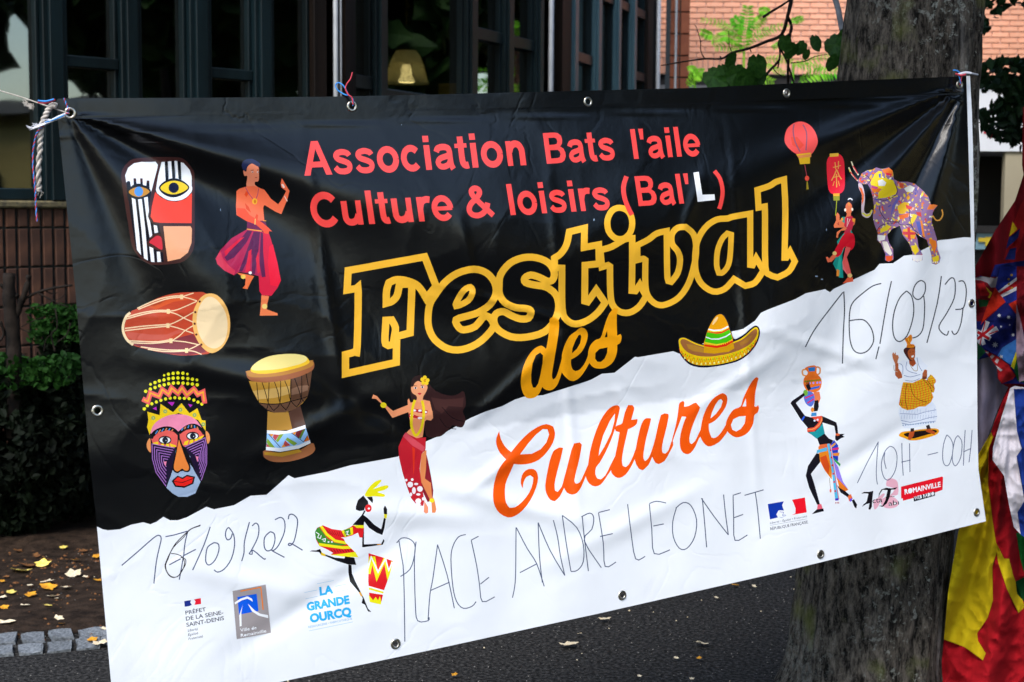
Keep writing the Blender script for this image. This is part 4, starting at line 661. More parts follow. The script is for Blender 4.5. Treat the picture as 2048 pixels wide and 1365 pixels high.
M['teal'] = mat('teal_paint', (.0018, .0055, .007), .42, (.005, .014, .018), 7, spec=.25, bump=.0008, bscale=50, stretch=(1, 1, .12))
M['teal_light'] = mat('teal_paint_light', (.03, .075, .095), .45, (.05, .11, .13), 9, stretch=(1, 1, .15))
M['wood_dark'] = mat('dark_wood', (.003, .002, .0015), .6, (.012, .007, .005), 8, spec=.15, bump=.002, stretch=(1, 1, .1))
M['pipe'] = mat('painted_metal', (.34, .36, .38), .4, (.42, .44, .46), 8)
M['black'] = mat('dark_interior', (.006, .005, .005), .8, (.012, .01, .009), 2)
M['moss'] = mat('mossy_sill', (.06, .05, .03), .9, (.16, .13, .06), 30, bump=.004)
M['bark'] = None
M['branch'] = mat('branch_bark', (.006, .0045, .0035), .8, (.018, .013, .010), 20, spec=.1, bump=.003, bscale=60)
M['branch_pale'] = mat('branch_pale', (.09, .1, .12), .7, (.2, .21, .24), 20)
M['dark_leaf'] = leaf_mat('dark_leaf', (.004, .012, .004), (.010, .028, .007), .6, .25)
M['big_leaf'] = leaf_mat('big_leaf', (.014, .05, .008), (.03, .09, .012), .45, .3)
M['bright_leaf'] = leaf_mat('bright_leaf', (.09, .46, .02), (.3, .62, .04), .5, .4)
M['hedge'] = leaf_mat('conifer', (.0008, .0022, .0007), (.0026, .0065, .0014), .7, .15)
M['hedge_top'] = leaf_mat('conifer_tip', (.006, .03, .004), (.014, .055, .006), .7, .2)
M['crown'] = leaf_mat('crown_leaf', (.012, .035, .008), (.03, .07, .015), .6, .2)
M['yellow_leaf'] = leaf_mat('yellow_leaf', (.75, .52, .06), (.8, .66, .2), .6, .15)
M['cream_leaf'] = leaf_mat('cream_leaf', (.8, .7, .52), (.7, .55, .34), .7, .15)
M['orange_leaf'] = leaf_mat('orange_leaf', (.75, .38, .03), (.5, .2, .02), .6, .15)
M['brown_leaf'] = leaf_mat('brown_leaf', (.1, .04, .018), (.2, .09, .03), .8, .1)
M['steel'] = mat('grommet_metal', (.55, .52, .46), .28, (.4, .36, .3), 60, metal=1)
M['rope'] = mat('hemp', (.3, .26, .22), .9, (.5, .45, .4), 60, stretch=(1, 1, 1))
M['rope_white'] = mat('white_twine', (.7, .7, .75), .8, (.5, .5, .55), 80)
M['string_red'] = mat('red_twine', (.6, .04, .07), .7, (.45, .03, .05), 80)
M['string_blue'] = mat('blue_twine', (.02, .18, .55), .7, (.03, .25, .65), 80)
M['ochre'] = mat('ochre_render', (.62, .5, .18), .9, (.54, .42, .15), 2)
M['white'] = mat('white_panel', (.75, .76, .78), .5, (.68, .69, .72), 2)
M['cream'] = mat('cream_panel', (.36, .31, .21), .7, (.32, .27, .18), 3)
M['ltblue'] = mat('pale_blue_panel', (.16, .28, .34), .5, (.2, .33, .38), 5)
M['yellow'] = mat('yellow_paint', (.6, .42, .02), .5, (.5, .36, .02), 5)
M['grey'] = mat('grey_lintel', (.16, .16, .16), .8, (.22, .21, .2), 4)
def bark_mat():
    m = bpy.data.materials.new('bark'); m.use_nodes = True; nt = m.node_tree; p = nt.nodes['Principled BSDF']; L = nt.links.new; p.inputs['Roughness'].default_value = .9; p.inputs['Specular IOR Level'].default_value = .12
    tc = nd(nt, 'ShaderNodeTexCoord'); mp = nd(nt, 'ShaderNodeMapping'); mp.inputs['Scale'].default_value = (1, 1, .33); L(tc.outputs['Object'], mp.inputs[0])
    n = nd(nt, 'ShaderNodeTexNoise'); n.inputs['Scale'].default_value = 42; n.inputs['Detail'].default_value = 10; n.inputs['Roughness'].default_value = .78; L(mp.outputs[0], n.inputs[0])
    cr = nd(nt, 'ShaderNodeValToRGB'); e = cr.color_ramp.elements; e[0].position = .36; e[0].color = (.006, .005, .004, 1); e[0].position = .42; e[1].position = .66; e[1].color = (.17, .145, .118, 1); L(n.outputs[0], cr.inputs[0])
    # pale lichen blotches and specks
    n2 = nd(nt, 'ShaderNodeTexNoise'); n2.inputs['Scale'].default_value = 40; n2.inputs['Detail'].default_value = 10; n2.inputs['Roughness'].default_value = .75; L(tc.outputs['Object'], n2.inputs[0])
    n3 = nd(nt, 'ShaderNodeTexNoise'); n3.inputs['Scale'].default_value = 2.2; n3.inputs['Detail'].default_value = 2; L(tc.outputs['Object'], n3.inputs[0])
    ad = nd(nt, 'ShaderNodeMath', operation='MULTIPLY_ADD'); ad.inputs[1].default_value = .55; L(n3.outputs[0], ad.inputs[0]); L(n2.outputs[0], ad.inputs[2])
    mr = nd(nt, 'ShaderNodeMapRange'); mr.inputs[1].default_value = .83; mr.inputs[2].default_value = .88; L(ad.outputs[0], mr.inputs[0])
    sx = nd(nt, 'ShaderNodeSeparateXYZ'); L(tc.outputs['Object'], sx.inputs[0]); side = nd(nt, 'ShaderNodeMapRange'); side.inputs[1].default_value = 1.2; side.inputs[2].default_value = 1.52; side.inputs[3].default_value = .25; L(sx.outputs[0], side.inputs[0])   # lichen thicker on the open side of the stem
    ml = nd(nt, 'ShaderNodeMath', operation='MULTIPLY'); L(mr.outputs[0], ml.inputs[0]); L(side.outputs[0], ml.inputs[1])
    mx = nd(nt, 'ShaderNodeMix', data_type='RGBA'); mx.inputs[7].default_value = (.27, .28, .25, 1); L(ml.outputs[0], mx.inputs[0]); L(cr.outputs[0], mx.inputs[6])
    n4 = nd(nt, 'ShaderNodeTexNoise'); n4.inputs['Scale'].default_value = 5; n4.inputs['Detail'].default_value = 6; L(tc.outputs['Object'], n4.inputs[0])
    mr4 = nd(nt, 'ShaderNodeMapRange'); mr4.inputs[1].default_value = .6; mr4.inputs[2].default_value = .72; mr4.inputs[4].default_value = .7; L(n4.outputs[0], mr4.inputs[0])
    mx4 = nd(nt, 'ShaderNodeMix', data_type='RGBA'); mx4.inputs[7].default_value = (.11, .12, .03, 1); L(mr4.outputs[0], mx4.inputs[0]); L(mx.outputs[2], mx4.inputs[6]); mps = nd(nt, 'ShaderNodeMapping'); mps.inputs['Scale'].default_value = (1, 1, .05); L(tc.outputs['Object'], mps.inputs[0]); n6 = nd(nt, 'ShaderNodeTexNoise'); n6.inputs['Scale'].default_value = 26; n6.inputs['Detail'].default_value = 5; L(mps.outputs[0], n6.inputs[0])   # long pale weathered strips
    m6 = nd(nt, 'ShaderNodeMapRange'); m6.inputs[1].default_value = .5; m6.inputs[2].default_value = .62; L(n6.outputs[0], m6.inputs[0]); s6 = nd(nt, 'ShaderNodeMapRange'); s6.inputs[1].default_value = 1.50; s6.inputs[2].default_value = 1.58; s6.inputs[4].default_value = .8; L(sx.outputs[0], s6.inputs[0])
    k6 = nd(nt, 'ShaderNodeMath', operation='MULTIPLY'); L(m6.outputs[0], k6.inputs[0]); L(s6.outputs[0], k6.inputs[1]); k7 = nd(nt, 'ShaderNodeMath', operation='MULTIPLY'); L(k6.outputs[0], k7.inputs[0]); L(n.outputs[0], k7.inputs[1])
    mx6 = nd(nt, 'ShaderNodeMix', data_type='RGBA'); mx6.inputs[7].default_value = (.42, .40, .38, 1); L(k7.outputs[0], mx6.inputs[0]); L(mx4.outputs[2], mx6.inputs[6]); L(mx6.outputs[2], p.inputs['Base Color'])
    b = nd(nt, 'ShaderNodeBump'); b.inputs['Distance'].default_value = .032; L(n.outputs[0], b.inputs['Height']); L(b.outputs[0], p.inputs['Normal']); return m
M['bark'] = bark_mat()
def glass_mat(name, tint=(.55, .6, .58), k=.0):
    m = bpy.data.materials.new(name); m.use_nodes = True; nt = m.node_tree; L = nt.links.new; nt.nodes.remove(nt.nodes['Principled BSDF']); o = nt.nodes['Material Output']
    t = nd(nt, 'ShaderNodeBsdfTransparent'); t.inputs[0].default_value = (*tint, 1); g = nd(nt, 'ShaderNodeBsdfGlossy'); g.inputs['Roughness'].default_value = .02; g.inputs[0].default_value = (.9, .95, .95, 1)
    lw = nd(nt, 'ShaderNodeLayerWeight'); lw.inputs[0].default_value = .5; pw = nd(nt, 'ShaderNodeMath', operation='POWER'); pw.inputs[1].default_value = 4.5; L(lw.outputs['Facing'], pw.inputs[0]); f = nd(nt, 'ShaderNodeMath', operation='MULTIPLY_ADD'); f.inputs[1].default_value = .85; f.inputs[2].default_value = .17; L(pw.outputs[0], f.inputs[0]); tc = nd(nt, 'ShaderNodeTexCoord'); n = nd(nt, 'ShaderNodeTexNoise'); n.inputs['Scale'].default_value = 1.1; L(tc.outputs['Object'], n.inputs[0])
    b = nd(nt, 'ShaderNodeBump'); b.inputs['Distance'].default_value = .004; L(n.outputs[0], b.inputs['Height']); L(b.outputs[0], g.inputs['Normal'])
    mx = nd(nt, 'ShaderNodeMixShader'); L(f.outputs[0], mx.inputs[0]); L(t.outputs[0], mx.inputs[1]); L(g.outputs[0], mx.inputs[2]); L(mx.outputs[0], o.inputs[0]); return m
M['glass'] = glass_mat('window_glass', (.5, .5, .46))
# ================================================================ ground
g = MB(); n = 60
g.v = [(-60, -60, 0), (60, -60, 0), (60, 120, 0), (-60, 120, 0)]; g.f = [(0, 1, 2, 3)]
tag(g.build('asphalt', M['asphalt']), kind='structure')
edge = [(-420, 1322), (0, 1297), (215, 1278), (450, 1225), (760, 1120), (900, 1010)]
ep = [ground(*q, z=0) for q in edge]
N = 26; v = []; f = []; rows = 60
for i in range(len(ep) - 1):                       # strip of bare earth from the setts back to the wall
    for k in range(N // 2):
        a = ep[i].lerp(ep[i + 1], k / (N // 2)); v.append(a)
v.append(ep[-1]); nc = len(v); base = list(v); v = []
for j in range(rows):
    for a in base:
        t = j / (rows - 1); y = a.y + .12 + t * (13.5 - a.y); x = a.x * (1 + .9 * t)
        h = .004 if j == 0 else .012 + .03 * noise.noise(Vector((x * 1.6, y * 1.6, 0))) * min(1, t * 9) + .014 * noise.noise(Vector((x * 9, y * 9, 3)))
        v.append(Vector((x, y, max(h, .004))))
for j in range(rows - 1):
    for i in range(nc - 1): f.append((j * nc + i, j * nc + i + 1, (j + 1) * nc + i + 1, (j + 1) * nc + i))
tag(link('bare_earth', mesh('bare_earth', v, f, M['earth'], True)), kind='structure')
# granite setts along the edge of the asphalt
edging = bpy.data.objects.new('sett_edging', None); COL.objects.link(edging); tag(edging, kind='structure')
def stone_mesh(seed, a, b, h):
    r = random.Random(seed); vs = []; j = lambda s=.008: r.uniform(-s, s)
    for z, k in ((0, 1.0), (h * .75, 1.0), (h, .93)):
        for i in range(8):
            t = math.pi * i / 4; cx, cy = math.cos(t), math.sin(t); m_ = max(abs(cx), abs(cy)); vs.append((cx / m_ * a * k * (.97 + j(.05)) + j(.004), cy / m_ * b * k * (.97 + j(.05)) + j(.004), z + (j(.006) if z else -.02)))
    vs.append((0, 0, h + j(.004))); fs = [(r_ * 8 + i, r_ * 8 + (i + 1) % 8, r_ * 8 + 8 + (i + 1) % 8, r_ * 8 + 8 + i) for r_ in (0, 1) for i in range(8)] + [(16 + i, 16 + (i + 1) % 8, 24) for i in range(8)]
    return mesh('sett', vs, fs, M['granite'])
sm_ = [stone_mesh(s, .046, .062, .012) for s in range(5)]
def sett_row(pts, off, step=.108):
    P_ = [ground(*q) for q in pts]; seg = 0; d = 0; i = 0
    for a, b in zip(P_, P_[1:]):
        L_ = (b - a).length; t = (b - a).normalized(); nrm = Vector((-t.y, t.x, 0))
        while d < L_:
            o = link('sett', sm_[rnd.randrange(5)], edging); o.matrix_parent_inverse = Matrix(); o.location = a + t * d + nrm * (off + rnd.uniform(-.008, .008)) + Z * rnd.uniform(-.004, .006); o.rotation_euler = (rnd.uniform(-.06, .06), rnd.uniform(-.06, .06), math.atan2(t.y, t.x) + rnd.uniform(-.1, .1)); d += step * rnd.uniform(.97, 1.06)
        d -= L_
sett_row([(-230, 1316), (0, 1306), (215, 1289), (450, 1238), (700, 1160)], 0); sett_row([(-230, 1316), (0, 1306), (215, 1289), (450, 1238), (700, 1160)], .155)
# ================================================================ glazed brick building on the left
bld = empty('building', (0, 0, 0), 'dark faceted building with teal window frames and upright bricks below the sill', 'building')
SEG = {}
A0, A1, B1, C1 = Vector((-3.56, 8.32, 0)), Vector((-1.30, 10.63, 0)), Vector((.282, 13.89, 0)), Vector((1.63, 17.6, 0))
SEG['A'] = (A0, A1); SEG['B'] = (A1, B1); SEG['C'] = (B1, C1)
def fac(seg, px):
    a, b = SEG[seg]; d = (b - a).normalized(); r = ray(px, 420); k = r.x / r.y; t = (k * a.y - a.x) / (d.x - k * d.y); return a + d * t, d
def fz(px, py, Y): return at(px, py, Y).z
def fbox(seg, p0, p1, z0, z1, m, name, dep=.05, off=0, parent=bld, b=.004):
    a, d = fac(seg, p0); c, _ = fac(seg, p1); nrm = Vector((-d.y, d.x, 0))   # away from camera
    if nrm.y < 0: nrm = -nrm
    mid = (a + c) / 2 + nrm * (dep + off) + Z * (z0 + z1) / 2
    return MB().box(mid, d, nrm, Z, (c - a).length / 2, dep, (z1 - z0) / 2, b=b).build(name, m, parent)
TOP = 5.4
for seg, p0, p1, m, name, z0, off in (('A', 90, 137, 'teal', 'window_post', 1.79, -.02), ('A', 245, 285, 'teal', 'window_post', 1.79, -.02), ('A', 381, 424, 'teal', 'window_post', 1.79, -.02), ('A', 510, 548, 'teal', 'window_post', 1.79, -.02), ('A', 625, 650, 'wood_dark', 'corner_post', 1.0, -.03), ('A', -190, -150, 'teal', 'window_post', 1.79, -.02),
                                ('B', 690, 711, 'wood_dark', 'corner_post', 1.0, -.01), ('B', 748, 772, 'teal', 'window_post', 1.79, -.02), ('B', 930, 951, 'teal', 'window_post', 1.79, -.02), ('B', 1005, 1022, 'teal', 'window_post', 1.79, -.02), ('B', 1068, 1080, 'teal', 'window_post', 1.79, -.02),
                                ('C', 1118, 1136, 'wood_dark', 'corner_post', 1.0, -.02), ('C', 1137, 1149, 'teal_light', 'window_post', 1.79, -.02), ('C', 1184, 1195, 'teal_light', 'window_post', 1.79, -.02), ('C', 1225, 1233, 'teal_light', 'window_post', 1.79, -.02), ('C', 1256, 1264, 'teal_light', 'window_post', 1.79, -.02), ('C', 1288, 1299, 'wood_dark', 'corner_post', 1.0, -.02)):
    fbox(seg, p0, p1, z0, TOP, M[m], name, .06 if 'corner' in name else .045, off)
    if name == 'window_post':                        # raised inner bead of each post
        w = (p1 - p0) * .22; fbox(seg, p0 + w, p1 - w, z0, TOP, M[m], 'post_bead', .012, off - .022)
# panes with their frames
def window(seg, p0, p1, rails, z0=1.79):
    a, d = fac(seg, p0); c, _ = fac(seg, p1); nrm = Vector((-d.y, d.x, 0)); nrm = nrm if nrm.y > 0 else -nrm
    w = MB(); L_ = (c - a).length
    for z_a, z_b in rails + [(z0, z0 + .07), (TOP - .1, TOP)]: w.box((a + c) / 2 + nrm * .035 + Z * (z_a + z_b) / 2, d, nrm, Z, L_ / 2 - .003, .03, (z_b - z_a) / 2, b=.006)
    for e in (a + d * .016, c - d * .016): w.box(e + nrm * .045 + Z * (z0 + TOP) / 2, d, nrm, Z, .012, .025, (TOP - z0) / 2 - .08, b=.004)
    o = w.build('window', M['teal'], bld)
    gl = MB().box((a + c) / 2 + nrm * .07 + Z * (z0 + TOP) / 2, d, nrm, Z, L_ / 2 - .006, .004, (TOP - z0) / 2 - .02).build('pane', M['glass'], o); gl.matrix_parent_inverse = Matrix()
window('A', -150, 90, []); window('A', 137, 245, [(2.60, 2.67)]); window('A', 285, 381, []); window('A', 424, 510, [(2.60, 2.67)]); window('A', 548, 625, [])
window('B', 711, 748, [(2.62, 2.72)]); window('B', 772, 930, [(2.55, 2.65)]); window('B', 951, 1005, [(3.17, 3.27)]); window('B', 1022, 1068, [(3.17, 3.27)])
window('C', 1149, 1184, [(3.2, 3.3), (4.2, 4.3)]); window('C', 1195, 1225, [(3.9, 4.0)]); window('C', 1233, 1256, [(3.9, 4.0)]); window('C', 1264, 1288, [(3.2, 3.3), (3.9, 4.0)])
# rain pipes
for seg, px, r_ in (('A', 662, .017), ('B', 1087, .020), ('C', 1302, .024)):
    a, d = fac(seg, px); nrm = Vector((d.y, -d.x, 0)); MB().tube([a + nrm * .06, a + nrm * .06 + Z * 5.5], r_, 12).build('downpipe', M['pipe'], bld, smooth=True); MB().tube([a + nrm * .06 + d * .045, a + nrm * .06 + d * .045 + Z * 5.5], r_ * .45, 8).build('downpipe', M['pipe'], bld, smooth=True)
# brick wall below the sill, upright bricks
a, d = SEG['A'][0], (A1 - A0).normalized(); nrm = Vector((d.y, -d.x, 0)); LA = (A1 - A0).length
MB().box((A0 + A1) / 2 - nrm * .13 + Z * .87, d, -nrm, Z, LA / 2, .118, .87).build('wall', M['mortar_dark'], bld)
MB().box((A0 + A1) / 2 - nrm * .06 + Z * 1.765, d, -nrm, Z, LA / 2, .10, .022, b=.01).build('sill', M['moss'], bld)
bm = mesh('brick', *obox((0, 0, 0), X, Yv, Z, .0285, .025, .111, b=.004), M['brick_dark']); bs = mesh('brick', *obox((0, 0, 0), X, Yv, Z, .0285, .025, .054, b=.004), M['brick_dark'])
rz = math.atan2(d.y, d.x); cnt = 0
for j in range(8):
    z = 1.685 if j == 0 else 1.625 - .235 * (j - .5)
    for i in range(int(LA / .079)):
        if cnt >= 296 or z < 0: break
        o = link('brick', bs if j == 0 else bm, bld); o.location = A0 + d * (.04 + i * .079) + nrm * (-.012 + rnd.uniform(-.002, .002)) + Z * (z + rnd.uniform(-.001, .001)); o.rotation_euler = (0, rnd.uniform(-.006, .006), rz); cnt += 1
for s in ('B', 'C'):
    p, q = SEG[s]; dd = (q - p).normalized(); nn = Vector((dd.y, -dd.x, 0)); MB().box((p + q) / 2 - nn * .13 + Z * .88, dd, -nn, Z, (q - p).length / 2 - .01, .1, .88).build('wall', M['brick_dark'], bld)
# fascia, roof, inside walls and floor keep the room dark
for s, (p, q) in SEG.items():
    dd = (q - p).normalized(); nn = Vector((dd.y, -dd.x, 0)); MB().box((p + q) / 2 - nn * .1 + Z * 5.9, dd, -nn, Z, (q - p).length / 2, .14, .49).build('fascia', M['teal'], bld)
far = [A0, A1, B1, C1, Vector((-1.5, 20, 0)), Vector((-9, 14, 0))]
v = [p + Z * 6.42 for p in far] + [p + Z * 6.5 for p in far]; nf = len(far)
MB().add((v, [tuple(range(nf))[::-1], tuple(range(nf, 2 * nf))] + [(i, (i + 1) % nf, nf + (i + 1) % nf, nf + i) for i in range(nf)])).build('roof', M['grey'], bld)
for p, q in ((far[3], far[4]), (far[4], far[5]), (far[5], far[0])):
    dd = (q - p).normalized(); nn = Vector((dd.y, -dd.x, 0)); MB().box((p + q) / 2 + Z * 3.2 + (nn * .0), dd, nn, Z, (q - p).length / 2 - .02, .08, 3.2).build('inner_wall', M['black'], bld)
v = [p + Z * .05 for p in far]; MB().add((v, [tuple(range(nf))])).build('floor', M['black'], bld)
# interior: leaning boards and warm wood seen dimly through the panes
MB().box((-4.6, 14.2, 3.2), Vector((.9, .43, 0)), Vector((-.43, .9, 0)), Z, 2.6, .05, 1.5).build('partition', mat('brown_boards', (.03, .014, .009), .7, (.05, .024, .014), 4, stretch=(1, 1, 8)), bld)
# brick pillar at the end of the facade
Yp = 17.75; x0, x1 = at(1336, 300, Yp).x, at(1376, 300, Yp).x
MB().abox(x0 + .004, x1 - .004, Yp, Yp + .5, 0, 6.4).build('pillar', M['mortar_dark'], bld)
cw = (x1 - x0) / 2; pbm = mesh('brick', *obox((0, 0, 0), X, Yv, Z, cw / 2 - .008, .02, .118, b=.003), M['brick_pillar'])
for i in range(2):
    for j in range(16):
        o = link('brick', pbm, bld); o.location = (x0 + cw * (i + .5), Yp - .01, fz(1356, 68.7, Yp) + .125 + .2515 * (j - 10))
MB().tube([(at(1352, 0, Yp).x, Yp - .06, 0), (at(1352, 0, Yp).x, Yp - .06, 6.3)], .014, 8).build('downpipe', M['pipe'], bld)
# lamp hanging inside
Yl = 12.3; lp = at(813, 166, Yl); lamp = empty('pendant_lamp', (lp.x, Yl, lp.z), 'lit bell-shaped glass pendant lamp hanging behind the window above the banner', 'lamp')
def lathe(prof, n=28, c=(0, 0, 0)):
    vs = [(c[0] + r * math.cos(2 * math.pi * k / n), c[1] + r * math.sin(2 * math.pi * k / n), c[2] + z) for r, z in prof for k in range(n)]
    return vs, [(i * n + k, i * n + (k + 1) % n, (i + 1) * n + (k + 1) % n, (i + 1) * n + k) for i in range(len(prof) - 1) for k in range(n)]
gm = bpy.data.materials.new('ribbed_glass'); gm.use_nodes = True; nt = gm.node_tree; pb = nt.nodes['Principled BSDF']; pb.inputs['Base Color'].default_value = (.6, .66, .52, 1); pb.inputs['Roughness'].default_value = .3
tr = nd(nt, 'ShaderNodeBsdfTransparent'); tl = nd(nt, 'ShaderNodeBsdfTranslucent'); tl.inputs[0].default_value = (.8, .75, .55, 1); m1 = nd(nt, 'ShaderNodeMixShader'); m1.inputs[0].default_value = .5; m2 = nd(nt, 'ShaderNodeMixShader'); wv = nd(nt, 'ShaderNodeTexCoord'); 
m2.inputs[0].default_value = .42; nt.links.new(pb.outputs[0], m1.inputs[1]); nt.links.new(tl.outputs[0], m1.inputs[2]); nt.links.new(tr.outputs[0], m2.inputs[1]); nt.links.new(m1.outputs[0], m2.inputs[2]); nt.links.new(m2.outputs[0], nt.nodes['Material Output'].inputs[0])
s_ = Yl / 12.3
link('lamp_shade', mesh('lamp_shade', *lathe([(.07, .27), (.085, .25), (.11, .215), (.133, .165), (.150, .11), (.163, .055), (.172, .02), (.186, .0), (.186, -.008), (.168, .0), (.158, .055), (.145, .11), (.128, .16)], 40, lamp.location), gm, True), lamp)
link('lamp_housing', mesh('lamp_housing', *lathe([(.001, .46), (.03, .455), (.035, .43), (.06, .42), (.065, .34), (.085, .33), (.085, .26), (.06, .25), (.001, .25)], 24, lamp.location), M['black'], True), lamp)
em = bpy.data.materials.new('lamp_glow'); em.use_nodes = True; q = em.node_tree.nodes['Principled BSDF']; q.inputs['Emission Color'].default_value = (1, .8, .35, 1); q.inputs['Emission Strength'].default_value = 2.2; q.inputs['Base Color'].default_value = (.7, .6, .3, 1)
link('bulb', mesh('bulb', *lathe([(.001, .15), (.03, .145), (.042, .11), (.045, .06), (.06, .03), (.068, .012), (.06, .002), (.001, .0)], 20, lamp.location), em, True), lamp)
MB().tube([lamp.location + Z * .45, lamp.location + Z * 3], .006, 6).build('cord', M['yellow'], lamp)
for k, zz in enumerate((.62, .55, .72)): MB().tube([lamp.location + Z * (zz - .02) + X * (.02 - .02 * k), lamp.location + Z * (zz + .02)], .014, 6).build('cord_grip', M['yellow'], lamp)
Yb = 12.9; c0, c1 = at(877, 188, Yb), at(914, 160, Yb)
tag(MB().abox(c0.x, c1.x, Yb, Yb + .25, c0.z - .12, c1.z - .03).build('yellow_reflection_box', M['yellow']), 'small yellow box standing behind the pane to the right of the hanging lamp', 'box')  # solid yellow block stands in for a reflection in the pane
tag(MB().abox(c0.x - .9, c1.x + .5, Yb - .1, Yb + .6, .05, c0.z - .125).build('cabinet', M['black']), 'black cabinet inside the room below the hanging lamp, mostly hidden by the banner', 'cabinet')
# ================================================================ sunlit brick building at the back
Yw = 20.0; bb = empty('building', (0, Yw, 0), 'bright orange brick building with white joints at the back', 'building')
xa, xb = at(1290, 0, Yw).x, at(2350, 0, Yw).x; zs0, zs1 = fz(1500, 150, Yw), fz(1500, 118, Yw)
MB().abox(xa, xb, Yw, Yw + .4, zs0, 7).build('wall', M['mortar'], bb)
MB().abox(xa, xb, Yw + .02, Yw + .4, zs0 - .14, zs0 - .002).build('lintel', M['black'], bb); MB().abox(xa, xb, Yw - .02, Yw + .4, zs0 - .5, zs0 - .142).build('lintel', M['grey'], bb); MB().abox(xa, xb, Yw + .05, Yw + .4, 0, zs0 - .502).build('wall', M['black'], bb)
def px_of(p): r = MR.transposed() @ (Vector(p) - EYE); return 1024 + FPX * r.x / -r.z, 682.5 - FPX * r.y / -r.z
bw, bh = .228, .0733; hb = mesh('brick', *obox((0, 0, 0), X, Yv, Z, bw / 2 - .006, .02, bh / 2 - .0065, b=.003), M['brick_bright']); vb = mesh('brick', *obox((0, 0, 0), X, Yv, Z, bh / 2 - .006, .02, (zs1 - zs0) / 2 - .008, b=.003), M['brick_bright']); hd = mesh('brick', *obox((0, 0, 0), X, Yv, Z, bw / 4 - .006, .02, bh / 2 - .0065, b=.003), M['brick_bright'])
stuff = MB(); cnt = 0
for j in range(36):
    z = zs1 + bh * (j + .5); x = xa + (0 if j % 2 else bw * .5)
    while x < xb:
        ux, uy = px_of((x, Yw, z)); vis = uy > -8 and (1365 < ux < 1712 or 1950 < ux < 2062)
        if vis and cnt < 285: o = link('brick', hb, bb); o.matrix_parent_inverse = Matrix.Translation((0, -Yw, 0)); o.location = (x, Yw - .008 + rnd.uniform(-.002, .002), z); cnt += 1
        else: stuff.box((x, Yw - .008, z), X, Yv, Z, bw / 2 - .006, .02, bh / 2 - .0065)
        x += bw
x = xa
while x < xb:
    ux, uy = px_of((x, Yw, zs0))
    if cnt < 299 and (1365 < ux < 1712 or 1950 < ux < 2062): o = link('brick', vb, bb); o.matrix_parent_inverse = Matrix.Translation((0, -Yw, 0)); o.location = (x, Yw - .009, (zs0 + zs1) / 2); cnt += 1
    else: stuff.box((x, Yw - .009, (zs0 + zs1) / 2), X, Yv, Z, bh / 2 - .006, .02, (zs1 - zs0) / 2 - .008)
    x += bh
tag(stuff.build('brick', M['brick_bright'], bb), kind='stuff')
# ================================================================ kiosk behind the flags, right edge
Yk = 13.0; kk = empty('kiosk', (at(2000, 400, Yk).x, Yk, 0), 'white kiosk with dark opening and cream panel behind the flags', 'kiosk')
kx = lambda px: at(px, 300, Yk).x; kz = lambda py: fz(2000, py, Yk)
MB().abox(kx(1860), kx(2400), Yk, Yk + 2, kz(303), kz(165)).build('fascia', M['white'], kk); MB().abox(kx(1855), kx(2405), Yk - .05, Yk + 2.05, kz(165) + .002, kz(158)).build('roof', M['white'], kk)
MB().abox(kx(1860), kx(2400), Yk + 1.2, Yk + 2, 0, kz(303) - .002).build('back_panel', M['black'], kk); MB().abox(kx(2013), kx(2400), Yk + .02, Yk + .1, kz(452), kz(304)).build('side_panel', M['cream'], kk)
MB().abox(kx(1860), kx(2400), Yk - .1, Yk + .3, kz(466), kz(453)).build('counter', M['black'], kk); MB().abox(kx(1860), kx(2400), Yk + .02, Yk + .1, 0, kz(500)).build('base_panel', M['black'], kk); MB().abox(kx(1860), kx(1995), Yk - .06, Yk + .0, kz(499), kz(467)).build('front_panel', M['ltblue'], kk)
MB().abox(kx(1958), kx(1972), Yk - .075, Yk - .06, kz(484), kz(476)).build('sticker', M['yellow'], kk); MB().abox(kx(1972), kx(1984), Yk - .075, Yk - .06, kz(492), kz(474)).build('sticker', M['yellow'], kk)
MB().abox(kx(1966), kx(1976), Yk - .006, Yk - .001, kz(268), kz(262)).build('sticker', M['string_red'], kk); MB().abox(kx(1976), kx(1992), Yk - .006, Yk - .001, kz(276), kz(268)).build('sticker', M['string_red'], kk)
# ================================================================ street tree: leaning trunk the banner is tied to
YT = 5.47; pb_, pt_ = at(1721, 1365, YT), at(1830, 0, YT)
tree = empty('street_tree', (pb_.x - .02, YT, 0), 'thick leaning tree with grey lichened bark holding the right end of the banner', 'tree')
def trunk_xy(z): t = (z - pb_.z) / (pt_.z - pb_.z); return pb_.x + (pt_.x - pb_.x) * (1.75 * t if t < 0 else float(np.interp(t, (0, .22, .67, 1), (0, .39, .818, 1))) if t < 1 else 1 + (t - 1) * .56)
def trunk_r(z):
    t = (z - pb_.z) / (pt_.z - pb_.z); r = float(np.interp(t, (0, .22, .67, 1), (.290, .279, .264, .2385)))
    return r + (.03 * max(0, (.15 - z) / .15) ** 2 if z < .15 else 0)
v = []; f = []; nr, nz = 150, 190
for j in range(nz):
    z = -.1 + 5.2 * j / (nz - 1)
    for k in range(nr):
        a = 2 * math.pi * k / nr; c, s = math.cos(a), math.sin(a); q = Vector((c * 3.2, s * 3.2, z * .55))
        rdg = abs(noise.noise(Vector((c * 4.5, s * 4.5, z * .9)))) * .028 + noise.noise(q) * .012 + noise.noise(Vector((c * 11, s * 11, z * 2.6))) * .008 - abs(noise.noise(Vector((c * 9 + 4, s * 9, z * 1.3)))) * .012 + noise.noise(Vector((c * 26, s * 26, z * 9))) * .005
        r = trunk_r(z) - .012 + rdg + 0
        v.append((trunk_xy(z) + r * c, YT + r * s, z))
for j in range(nz - 1):
    for k in range(nr): f.append((j * nr + k, j * nr + (k + 1) % nr, (j + 1) * nr + (k + 1) % nr, (j + 1) * nr + k))
link('trunk', mesh('trunk', v, f, M['bark'], True), tree)
